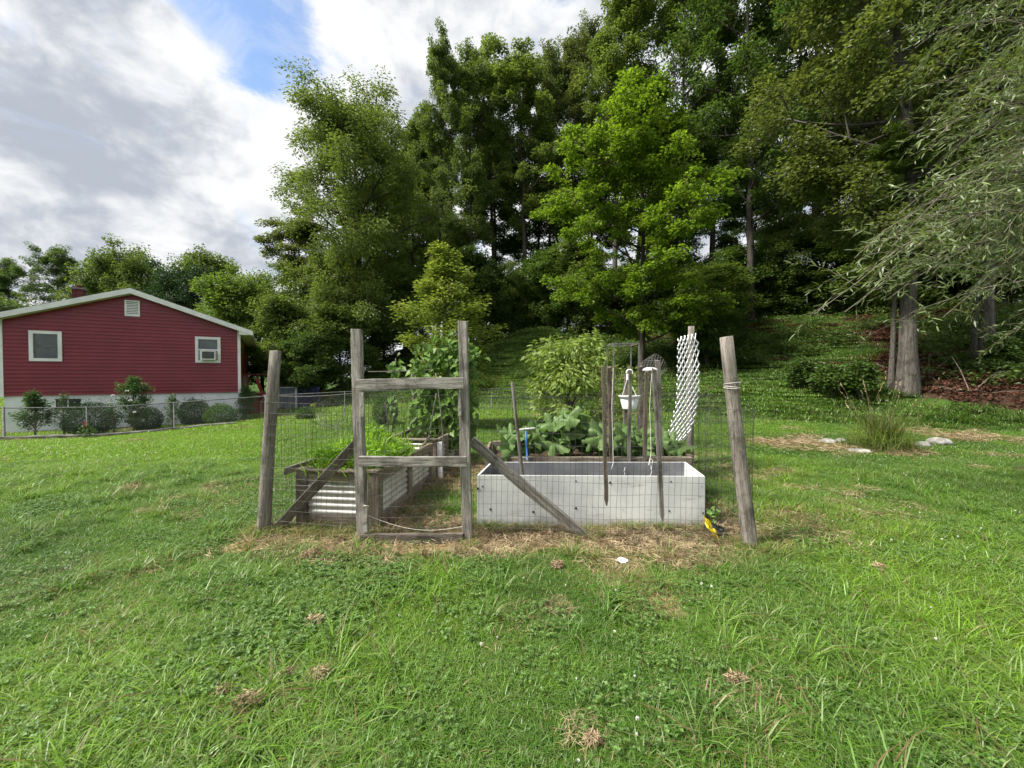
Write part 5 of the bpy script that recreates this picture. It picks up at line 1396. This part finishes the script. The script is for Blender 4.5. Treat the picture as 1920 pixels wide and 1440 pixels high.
def wire_roll():
    c = at(1222, 690, 8.9); B = Acc(); r, h = .23, .46; n = 20
    ax = Vector((.55, .1, .35)).normalized(); u = ax.orthogonal().normalized(); v = ax.cross(u)
    for k in range(n):
        for sg in (1, -1):
            B.tube([c + ax * h * (t - .5) + u * r * math.cos(2 * PI * k / n + sg * t * 1.5) + v * r * math.sin(2 * PI * k / n + sg * t * 1.5) for t in np.linspace(0, 1, 8)], .0035, 3)
    tag(obj('wire_roll', B, M['dark_metal']), 'roll of dark wire mesh propped beside the metal arbor', 'wire roll')
    B = Acc(); rg = R_(2); c0 = at(625, 775, 5.2)
    for k in range(9):
        ph = rg.uniform(0, 6, 3); R0 = rg.uniform(.14, .27); B.tube([c0 + Vector((R0 * math.cos(t + ph[0]) + .1 * math.cos(ph[1]), .12 * math.sin(t + ph[1]), R0 * .9 * math.sin(t + ph[0]) + rg.normal(0, .004))) for t in np.linspace(0, 5.2, 26)], .0022, 3)
    tag(obj('wire_coil', B, M['wire']), 'tangled coil of thin wire standing in the weedy greens', 'wire coil')


wire_roll()


def soil_bag():
    p = gp(1352, 1012); B = thing('soil_bag', p, 'torn yellow plastic sack, black inside, by the right post', 'bag'); rg = R_(5)
    M['bag'] = mat_noise('yellow_plastic', (.62, .46, .015), (.78, .62, .03), 14, .35, .5, .4, .01); M['bag_in'] = mat_noise('black_plastic', (.008, .008, .008), (.03, .03, .03), 14, .3, .5, .4, .01)
    s = p.y / FPX; P = lambda x, y, d: Vector(((x - 1352) * s, d, (1012 - y) * s))
    def sheet(n, A, B_, C, D, m, k, cr):
        a = Acc(); V = []; nn = 8
        for i in range(nn + 1):
            for j in range(nn + 1):
                f, g = i / nn, j / nn; q = (A * (1 - f) + B_ * f) * (1 - g) + (C * (1 - f) + D * f) * g; V.append(tuple(q + Vector(rg.normal(0, cr, 3))))
        a.add(V, [(i * (nn + 1) + j, (i + 1) * (nn + 1) + j, (i + 1) * (nn + 1) + j + 1, i * (nn + 1) + j + 1) for i in range(nn) for j in range(nn)])
        o = obj(n, a, m, B, True); o.modifiers.new('thick', 'SOLIDIFY').thickness = .003; return o
    sheet('side', P(1324, 972, .02), P(1346, 1018, -.10), P(1338, 980, .10), P(1350, 1000, .03), M['bag'], 1, .006)
    sheet('side', P(1325, 985, .03), P(1344, 1012, -.06), P(1331, 975, .12), P(1350, 1006, .06), M['bag'], 2, .006)
    sheet('mouth', P(1336, 984, .05), P(1347, 1006, -.06), P(1366, 994, .10), P(1366, 1010, -.02), M['bag_in'], 3, .008)
    a = Acc(); n = 26; C = rg.normal(0, 1, (n, 3)) * np.array([.03, .02, .03]) + np.array(P(1349, 974, .1)); a.add(*quad_leaves(C, rg.normal(0, 1, (n, 3)) + np.array([0, -.3, .6]), rg.normal(0, .6, (n, 3)) + np.array([0, -.4, .8]), .06, .05)); w = obj('weed', a, M['leaf_squash']); w.location = p
    tag(w, 'small broad leaved weed growing behind the yellow sack', 'weed')


soil_bag()
# ------------------------------------------------------------------ small things about the lawn and bank
M['stone'] = mat_noise('pale_stone', (.17, .165, .15), (.46, .45, .42), 5, .85, .2, .6, .02, detail=9)


def stone(px, py, wpx, hpx, label, seed):
    p = gp(px, py); s = p.y / FPX; rg = R_(seed); a = Acc(); n, m = 16, 9; V = []
    for i in range(m + 1):
        ph = PI * i / m
        for j in range(n):
            th = 2 * PI * j / n; q = np.array([math.sin(ph) * math.cos(th), math.sin(ph) * math.sin(th), math.cos(ph)]); k = .82 + .4 * float(vnoise(q[0] * 1.5 + seed, q[1] * 1.5 + q[2] * 1.7, 1.3, seed))
            V.append((q[0] * k * wpx * s / 2, q[1] * k * wpx * s * .4, q[2] * k * hpx * s * .62 + hpx * s * .3))
    a.add(V, [(i * n + j, (i + 1) * n + j, (i + 1) * n + (j + 1) % n, i * n + (j + 1) % n) for i in range(m) for j in range(n)]); o = obj('stone', a, M['stone'], None, True); o.location = p; tag(o, label, 'stone', 'pale stones round the tall grass clump')


stone(1762, 834, 38, 14, 'largest pale flat stone, right of the tall grass clump', 1); stone(1731, 838, 22, 12, 'smaller grey stone between the clump and the largest stone', 2)
stone(1552, 831, 30, 9, 'low pale stone left of the tall grass clump', 3); stone(1612, 848, 40, 7, 'flat stone half sunk before the tall grass clump', 4); stone(1576, 828, 18, 7, 'small stone just right of the low pale one', 5)


def grass_clump():
    p = gp(1652, 842); o = thing('grass_clump', p, 'tall loose clump of seeding grass among the pale stones', 'grass clump')
    for k, (nb, rd, h0, h1, l0, l1) in enumerate(((420, .22, .65, 1.25, .2, .8), (620, .45, .35, .95, .3, 1.2), (520, .66, .15, .60, .5, 1.6))):
        obj('blades', grass_blades(nb, rd, (h0, h1), .009, (l0, l1), 71 + k, None, 4), M['leaf_peach'] if k == 1 else M['leaf_olive'], o)['kind'] = 'stuff'
    rg = R_(72); t = Acc(); C, A = [], []
    for k in range(16):
        r = .5 * math.sqrt(rg.random()); th = rg.uniform(0, 6.28); b = np.array([r * math.cos(th), r * math.sin(th), 0]); h = rg.uniform(.8, 1.55); e = b * 1.7 + np.array([rg.normal(0, .12), rg.normal(0, .1), h]); m = b * 1.15 + np.array([0, 0, h * .6]); t.tube([b, m, e], [.004, .003, .002], 3)
        for q in range(9): f = rg.uniform(.84, 1.06); C.append(m + (e - m) * ((f - .6) / .4)); A.append(e - m + rg.normal(0, .12, 3))
    obj('stalks', t, M['straw'], o)['kind'] = 'stuff'; n = len(C); s = Acc(); s.add(*lance_leaves(np.array(C), np.array(A), rg.normal(0, 1, (n, 3)), .06, .012)); obj('seed_heads', s, M['straw'], o)['kind'] = 'stuff'
    for k, (dx, h, lab) in enumerate(((-.55, .75, None), (.5, .7, None))):
        pass


grass_clump()


def clod(px, py, wpx, label, k):
    p = gp(px, py); s = p.y / FPX * wpx / 2; rg = R_(k + 500); n = 520; u = rg.normal(0, 1, (n, 3)); u /= np.linalg.norm(u, axis=1)[:, None]
    C = u * (rg.random(n) ** .4)[:, None] * np.array([s, s * .8, s * .5]) + np.array([0, 0, s * .35 + .03]); A = rg.normal(0, 1, (n, 3)); A[:, 2] *= .35; a = Acc(); a.add(*lance_leaves(C, A, rg.normal(0, 1, (n, 3)) + np.array([0, 0, 1]), rg.uniform(.012, .032, n), .0045, .3))
    o = obj('dry_clod', a, M['straw'], None); o.location = p; tag(o, label, 'grass clod', 'clods of dry cut grass on the lawn')


for k, (x, y, w, lab) in enumerate(((590, 1176, 34, 'thickest brown clod of dry grass, left of centre on the lawn'), (602, 1276, 34, 'brown clod of dry grass below the thickest one'), (466, 1334, 56, 'long flat patch of dry cut grass at lower left'), (1381, 1288, 36, 'upright brown strip of dry grass right of centre foreground'),
                                 (1648, 1073, 24, 'small reddish clod of dead leaves on the right lawn'), (1112, 1400, 26, 'brown clod at the lower middle edge of the photo'), (250, 921, 34, 'pale dry clod on the far left lawn'), (580, 1049, 30, 'pale clod of straw below the left brace'),
                                 (802, 1047, 26, 'pale clod of straw under the gate'), (537, 1276, 26, 'dull small clod beside the clod below the thickest one'), (1045, 1068, 26, 'straw clod in front of the right brace foot'), (418, 1310, 28, 'faint brown clod left above the long flat patch'))): clod(x, y, w, lab, k)
a = Acc(); p = gp(1166, 1058); V = [(x * .045 + .006 * math.sin(3 * y), y * .03, .035 + .012 * math.sin(2.5 * x + 1.7 * y)) for x in np.linspace(-1, 1, 7) for y in np.linspace(-1, 1, 5)]; a.add(V, [(i * 5 + j, (i + 1) * 5 + j, (i + 1) * 5 + j + 1, i * 5 + j + 1) for i in range(6) for j in range(4)])
o = obj('paper_scrap', a, M['trim']); o.location = p; o.modifiers.new('t', 'SOLIDIFY').thickness = .002; tag(o, 'crumpled white paper scrap on the straw before the garden', 'scrap')

# fallen branches and brush on the bank
BR = [((1478, 760), (1402, 712), .03), ((1330, 742), (1262, 735), .025), ((1395, 722), (1328, 748), .02), ((1330, 705), (1350, 650), .03), ((1282, 640), (1225, 668), .03), ((1390, 740), (1335, 738), .015), ((1740, 692), (1712, 735), .035), ((1752, 722), (1735, 700), .02),
      ((1760, 742), (1850, 738), .05), ((1850, 745), (1835, 728), .03), ((1640, 690), (1680, 705), .03), ((1655, 715), (1700, 690), .025), ((1560, 690), (1505, 700), .02), ((1830, 690), (1790, 712), .03), ((1240, 748), (1312, 757), .02), ((1620, 742), (1580, 752), .02)]
BRL = ['dead branch slanting right of the right front post', 'dead branch lying right of the white lattice top', 'dead branch just left of the right front post', 'dead branch leaning steeply beside the white lattice', 'dead branch leaning above the wire mesh roll', 'thin dead twig close behind the right front post',
       'dead branch propped against the foot of the thick grey trunk', 'short dead branch crossing at the thick grey trunk foot', 'thickest dead limb flat between the two grey trunks', 'dead branch at the foot of the slimmer grey trunk', 'dead branch on the bank left of the thick grey trunk', 'dead branch crossing behind the thin left sapling',
       'thin dead branch high on the bank over the dark shrubs', 'dead branch on red litter left of the slimmer trunk', 'thin dead branch low behind the white lattice', 'thin dead branch at the foot of the dark bank shrubs']
for k, (a0, b0, r) in enumerate(BR):
    p, q = gp(*a0), gp(*b0); p.z += .06 + .1 * (k % 3); q.z += .05; rg = R_(k + 900); t = np.linspace(0, 1, 7)[:, None]; P = np.array(p) + (np.array(q) - np.array(p)) * t + rg.normal(0, .05, (7, 3)); a = Acc(); a.tube(P, np.linspace(r, r * .4, 7), 6, True)
    for j in (2, 4, 5):
        d = rg.normal(0, .35, 3); d[2] = abs(d[2]); a.tube([P[j], P[j] + d, P[j] + d * 1.9 + rg.normal(0, .1, 3)], [r * .4, r * .3, .004], 4)
    tag(obj('fallen_branch', a, M['twig'], None, True), BRL[k], 'branch', 'dead branches fallen on the bank')
SH = [(1560, 752, 712, 46, 'leaf_dark', 'dark leafy shrub at the foot of the bank, left of three'), (1612, 757, 708, 44, 'leaf_dark', 'dark leafy shrub at the bank foot, nearest the thick grey trunk'), (1500, 735, 700, 40, 'leaf_dark', 'dark shrub higher on the bank, left of the other two'),
      (905, 735, 712, 16, 'leaf_mid', 'small light shrub on the grass mound right of the yellow tree'), (1880, 700, 655, 40, 'leaf_dark', 'low leafy shrub on the red littered bank at the right edge'), (1010, 742, 722, 14, 'leaf_mid', 'small leafy shrub at the foot of the grass mound')]
for k, (px, py, top, rp, m, lab) in enumerate(SH):
    p = gp(px, py); shrub('bank_shrub', px, p.y, top, rp, M[m], lab, 300 + k, 1900, .13, .085, 'bush')


# ------------------------------------------------------------------ grass, clover, straw, litter (uncountable)
def scatter(name, protos, P, rz, scl, idx, attrs, label, tilt=None):
    me = bpy.data.meshes.new(name); n = len(P); me.vertices.add(n); me.vertices.foreach_set('co', P.astype(np.float32).ravel())
    rot = np.zeros((n, 3), np.float32); rot[:, 2] = rz
    if tilt is not None: rot[:, :2] = tilt
    me.attributes.new('rot', 'FLOAT_VECTOR', 'POINT').data.foreach_set('vector', rot.ravel()); me.attributes.new('scl', 'FLOAT', 'POINT').data.foreach_set('value', scl.astype(np.float32)); me.attributes.new('idx', 'INT', 'POINT').data.foreach_set('value', idx.astype(np.int32))
    for k, v in attrs.items(): me.attributes.new(k, 'FLOAT', 'POINT').data.foreach_set('value', v.astype(np.float32))
    o = put(name, me); tag(o, label, kind='stuff'); ng = bpy.data.node_groups.new(name + '_spread', 'GeometryNodeTree'); ng.interface.new_socket('Geometry', in_out='INPUT', socket_type='NodeSocketGeometry'); ng.interface.new_socket('Geometry', in_out='OUTPUT', socket_type='NodeSocketGeometry')
    N, L = ng.nodes, ng.links; gi, go = N.new('NodeGroupInput'), N.new('NodeGroupOutput'); jn = N.new('GeometryNodeJoinGeometry')
    def na(nm, t): x = N.new('GeometryNodeInputNamedAttribute'); x.data_type = t; x.inputs[0].default_value = nm; return [s for s in x.outputs if s.enabled and s.name == 'Attribute'][0]
    rt, sl, ix = na('rot', 'FLOAT_VECTOR'), na('scl', 'FLOAT'), na('idx', 'INT')
    for k, pm in enumerate(protos):
        po = bpy.data.objects.new(name + '_tuft', pm); oi = N.new('GeometryNodeObjectInfo'); oi.inputs['Object'].default_value = po; oi.inputs['As Instance'].default_value = False
        cmp_ = N.new('FunctionNodeCompare'); cmp_.data_type = 'INT'; cmp_.operation = 'EQUAL'; si = [s for s in cmp_.inputs if s.enabled]; L.new(ix, si[0]); si[1].default_value = k
        ip = N.new('GeometryNodeInstanceOnPoints'); L.new(gi.outputs[0], ip.inputs['Points']); L.new(cmp_.outputs[0], ip.inputs['Selection']); L.new(oi.outputs['Geometry'], ip.inputs['Instance']); L.new(rt, ip.inputs['Rotation']); L.new(sl, ip.inputs['Scale']); L.new(ip.outputs[0], jn.inputs[0])
    L.new(jn.outputs[0], go.inputs[0]); md = o.modifiers.new('spread', 'NODES'); md.node_group = ng; return o


def fan(y0, y1, dens, seed, half=1.45, pad=1.5):
    rg = R_(seed); n = int((y1 - y0) * (half * (y0 + y1) + 2 * pad) * dens); y = np.sqrt(rg.uniform(y0 ** 2, y1 ** 2, n)); x = rg.uniform(-1, 1, n) * (half * y + pad); return x, y, rg


def in_poly_house(x, y):
    lx = (x - HA.x) * HU.x + (y - HA.y) * HU.y; ly = (x - HA.x) * -HN.x + (y - HA.y) * -HN.y
    return (lx > -.2) & (lx < HW + .2) & (ly > -.05)


def grounds():
    mats = M['grass']; protos = []
    protos.append(grass_blades(300, .19, (.025, .08), .0036, (.3, 1.6), 1).mesh('tuft', mats)); protos.append(grass_blades(290, .19, (.02, .06), .0038, (.5, 2.0), 2).mesh('tuft', mats)); protos.append(grass_blades(210, .18, (.035, .12), .0042, (.5, 1.7), 3).mesh('tuft', mats))
    def clover(seed, n=70, rad=.19):
        rg = R_(seed); r = rad * np.sqrt(rg.random(n)); th = rg.uniform(0, 6.28, n); C = np.stack([r * np.cos(th), r * np.sin(th), rg.uniform(.02, .055, n)], -1); a = Acc(); ph = rg.uniform(0, 6.28, n)
        for k in range(3):
            an = ph + k * 2.094; A = np.stack([np.cos(an), np.sin(an), rg.normal(.1, .25, n)], -1); a.add(*quad_leaves(C, A, np.array([0, 0, 1.0]) + rg.normal(0, .25, (n, 3)), rg.uniform(.012, .02, n), .016, .12))
        return a
    protos.append(clover(4).mesh('tuft', M['clover']))
    protos.append(grass_blades(260, .42, (.03, .10), .010, (.3, 1.6), 5, None, 2).mesh('tuft', mats)); protos.append(grass_blades(240, .42, (.03, .09), .011, (.5, 2.0), 6, None, 2).mesh('tuft', mats)); protos.append(grass_blades(260, .75, (.04, .12), .020, (.3, 1.6), 7, None, 2).mesh('tuft', mats))
    protos.append(grass_blades(46, .07, (.07, .24), .0055, (.5, 1.5), 8).mesh('tuft', mats))
    Ps, rzs, ss, ids, st, tn = [], [], [], [], [], []
    def add(x, y, rg, idx, sc_):
        s = toe(x, y); lit = litter_at(x, y); k = ~in_poly_house(x, y) & (rg.random(len(x)) > lit * 1.4) & (rg.random(len(x)) > moss_at(x, y) * .55)
        strw = straw_at(x, y); k &= rg.random(len(x)) > strw * .72
        x, y = x[k], y[k]; n = len(x); Ps.append(np.stack([x, y, terrain(x, y)], -1)); rzs.append(rg.uniform(0, 6.28, n)); ss.append((sc_ if np.isscalar(sc_) else sc_[k]) * rg.uniform(.8, 1.2, n)); ids.append(idx[k]); st.append(np.clip(strw[k] * 1.0, 0, 1)); tn.append(np.clip(smooth(.42, .62, fbm(x, y, .45, 71)) * .8 + smooth(-3, -9, x) * smooth(6, 8, y) * .9 - smooth(3, 9, x) * .5, 0, 1))  # tone falls off to the right: the shade there is put into the colour
    for y0, y1, d, sd in ((.9, 3.4, 95, 1), (3.4, 7.5, 62, 2)):
        x, y, rg = fan(y0, y1, d, sd); f = fbm(x, y, .9, 81); g = fbm(x, y, .7, 91); idx = np.where(f > .80, 3, np.where(g > .53, 2, np.where(rg.random(len(x)) > .5, 1, 0))); idx = np.where(rg.random(len(x)) < np.where(f > .6, .12, .04), 3, idx)
        add(x, y, rg, idx, .82 + .45 * g)
    x, y, rg = fan(.9, 6.5, 16, 3); k = fbm(x, y, 1.1, 91) > .44; add(x[k], y[k], rg, np.full(k.sum(), 7), 1.0)
    x, y, rg = fan(7.5, 13, 20, 4); add(x, y, rg, np.where(rg.random(len(x)) > .5, 4, 5), 1.0)
    x, y, rg = fan(13, 34, 7.5, 5, 1.4, 0); add(x, y, rg, np.full(len(x), 6), 1.0)
    # rank tufts left by the mower at the feet of posts, gate and boxes
    rg = R_(77); bx, by = [], []
    for p, n_ in ((PL0, 14), (PR0, 16), (GL0, 6), (GR0, 5), (gp(514, 997), 7), (gp(1100, 1008), 9)):
        an = rg.uniform(0, 6.28, n_); r = rg.uniform(.05, .16, n_); bx += list(p.x + r * np.cos(an)); by += list(p.y + r * np.sin(an) - .02)
    t_ = rg.random(34); bx += list(-.33 + 2.27 * t_); by += list(4.05 + rg.normal(0, .02, 34)); t_ = rg.random(26); bx += list(-2.2 + .85 * t_); by += list(4.02 - .09 * t_ + rg.normal(0, .02, 26)); t_ = rg.random(22); bx += list(PL0.x + (GL0.x - PL0.x) * t_); by += list(PL0.y + (GL0.y - PL0.y) * t_)
    bx, by = np.array(bx), np.array(by); n_ = len(bx); Ps.append(np.stack([bx, by, terrain(bx, by)], -1)); rzs.append(rg.uniform(0, 6.28, n_)); ss.append(rg.uniform(.5, 1.0, n_)); ids.append(np.where(rg.random(n_) < .7, 7, 2) * 0 + 7); st.append(rg.uniform(.1, .75, n_)); tn.append(rg.uniform(0, .4, n_))
    P = np.concatenate(Ps)
    scatter('grass', protos, P, np.concatenate(rzs), np.concatenate(ss), np.concatenate(ids), {'straw': np.concatenate(st), 'tone': np.concatenate(tn)}, 'mown grass and clover covering the whole lawn')
    # longer rank grass on the lip and the mound
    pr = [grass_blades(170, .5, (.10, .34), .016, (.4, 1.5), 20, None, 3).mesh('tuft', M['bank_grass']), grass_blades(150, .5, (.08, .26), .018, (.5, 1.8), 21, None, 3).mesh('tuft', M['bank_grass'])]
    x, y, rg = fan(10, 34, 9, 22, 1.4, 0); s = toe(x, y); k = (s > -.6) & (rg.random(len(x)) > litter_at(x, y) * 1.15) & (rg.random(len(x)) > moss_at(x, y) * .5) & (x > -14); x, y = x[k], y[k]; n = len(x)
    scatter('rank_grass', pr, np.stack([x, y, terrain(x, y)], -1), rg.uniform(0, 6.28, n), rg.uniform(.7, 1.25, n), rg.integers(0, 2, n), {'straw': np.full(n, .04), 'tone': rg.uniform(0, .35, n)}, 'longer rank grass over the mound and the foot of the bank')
    # straw: dry cut blades lying flat
    def flat(seed, n=150, rad=.17):
        rg = R_(seed); r = rad * np.sqrt(rg.random(n)); th = rg.uniform(0, 6.28, n); C = np.stack([r * np.cos(th), r * np.sin(th), rg.uniform(.0, .035, n)], -1); A = rg.normal(0, 1, (n, 3)); A[:, 2] *= .16; a = Acc(); a.add(*lance_leaves(C, A, np.array([0, 0, 1.0]) + rg.normal(0, .4, (n, 3)), rg.uniform(.04, .14, n), .0042, .12)); return a
    pr = [flat(31).mesh('tuft', M['straw']), flat(32).mesh('tuft', M['straw']), flat(33, 90).mesh('tuft', M['straw'])]
    x, y, rg = fan(.9, 8, 75, 33); k = rg.random(len(x)) < straw_at(x, y) * .75; x, y = x[k], y[k]
    x2, y2, rg2 = fan(8, 17, 25, 34); k = rg2.random(len(x2)) < straw_at(x2, y2) * .6; x, y = np.concatenate([x, x2[k]]), np.concatenate([y, y2[k]]); n = len(x)
    scatter('dry_straw', pr, np.stack([x, y, terrain(x, y) + .012], -1), rg.uniform(0, 6.28, n), rg.uniform(.7, 1.3, n) * np.where(y > 8, 1.8, np.where(y < 3.2, .5, 1)), rg.integers(0, 3, n), {}, 'dry cut grass lying as straw round the garden and in worn spots')
    # clover heads
    rg = R_(41); m = 26; u = rg.normal(0, 1, (m, 3)); u /= np.linalg.norm(u, axis=1)[:, None]; a = Acc(); a.add(*quad_leaves(np.zeros((m, 3)) + np.array([0, 0, .075]), u, np.cross(u, rg.normal(0, 1, (m, 3))), .010, .006)); head = a.mesh('head', M['petal_white'])
    x, y, rg = fan(1.0, 9, 5, 42); k = (straw_at(x, y) < .2) & (fbm(x, y, .6, 43) > .47); x, y = x[k], y[k]; n = len(x)
    scatter('clover_flowers', [head], np.stack([x, y, terrain(x, y)], -1), rg.uniform(0, 6.28, n), rg.uniform(.55, .95, n), np.zeros(n), {}, 'small white clover heads dotted over the lawn')
    # leaf litter and green undergrowth on the bank
    M['litter_leaf'] = mat_leaf('dead_leaf', (.080, .030, .020), (.20, .105, .065), .1, .8, .2); pr = []
    for sd in (51, 52):
        rg = R_(sd); n = 230; C = np.stack([rg.uniform(-.5, .5, n), rg.uniform(-.5, .5, n), rg.uniform(0, .06, n)], -1); a = Acc(); a.add(*quad_leaves(C, rg.normal(0, 1, (n, 3)) * np.array([1, 1, .25]), np.array([0, 0, 1.0]) + rg.normal(0, .35, (n, 3)), rg.uniform(.05, .11, n), .06, .3)); pr.append(a.mesh('litter', M['litter_leaf']))
    x, y, rg = fan(11, 34, 5, 53, 1.4, 0); k = (rg.random(len(x)) < litter_at(x, y)) & (x > 3); x, y = x[k], y[k]; n = len(x)
    sl = np.stack([np.arctan(.34) * .8 * np.ones(n), np.zeros(n)], -1); scatter('leaf_litter', pr, np.stack([x, y, terrain(x, y) + .01], -1), rg.uniform(0, 6.28, n), rg.uniform(.8, 1.2, n), rg.integers(0, 2, n), {}, 'dead reddish leaves covering the shaded bank')
    pr = []
    for sd in (61, 62):
        rg = R_(sd); n = 130; r = .5 * np.sqrt(rg.random(n)); th = rg.uniform(0, 6.28, n); C = np.stack([r * np.cos(th), r * np.sin(th), rg.uniform(.03, .42, n)], -1); a = Acc(); a.add(*quad_leaves(C, rg.normal(0, 1, (n, 3)) * np.array([1, 1, .4]), np.array([0, 0, 1.0]) + rg.normal(0, .5, (n, 3)), rg.uniform(.09, .17, n), .075, .2)); pr.append(a.mesh('weed', M['leaf_dark']))
    x, y, rg = fan(13, 38, 4.2, 63, 1.4, 0); s = toe(x, y); k = (s > 2.0) & (x > -9) & (rg.random(len(x)) < smooth(.42, .62, fbm(x, y, .45, 64)) * .9); x, y = x[k], y[k]; n = len(x)
    scatter('undergrowth', pr, np.stack([x, y, terrain(x, y)], -1), rg.uniform(0, 6.28, n), rg.uniform(.6, 1.4, n), rg.integers(0, 2, n), {}, 'low dark weeds scattered over the shaded bank')


grounds()
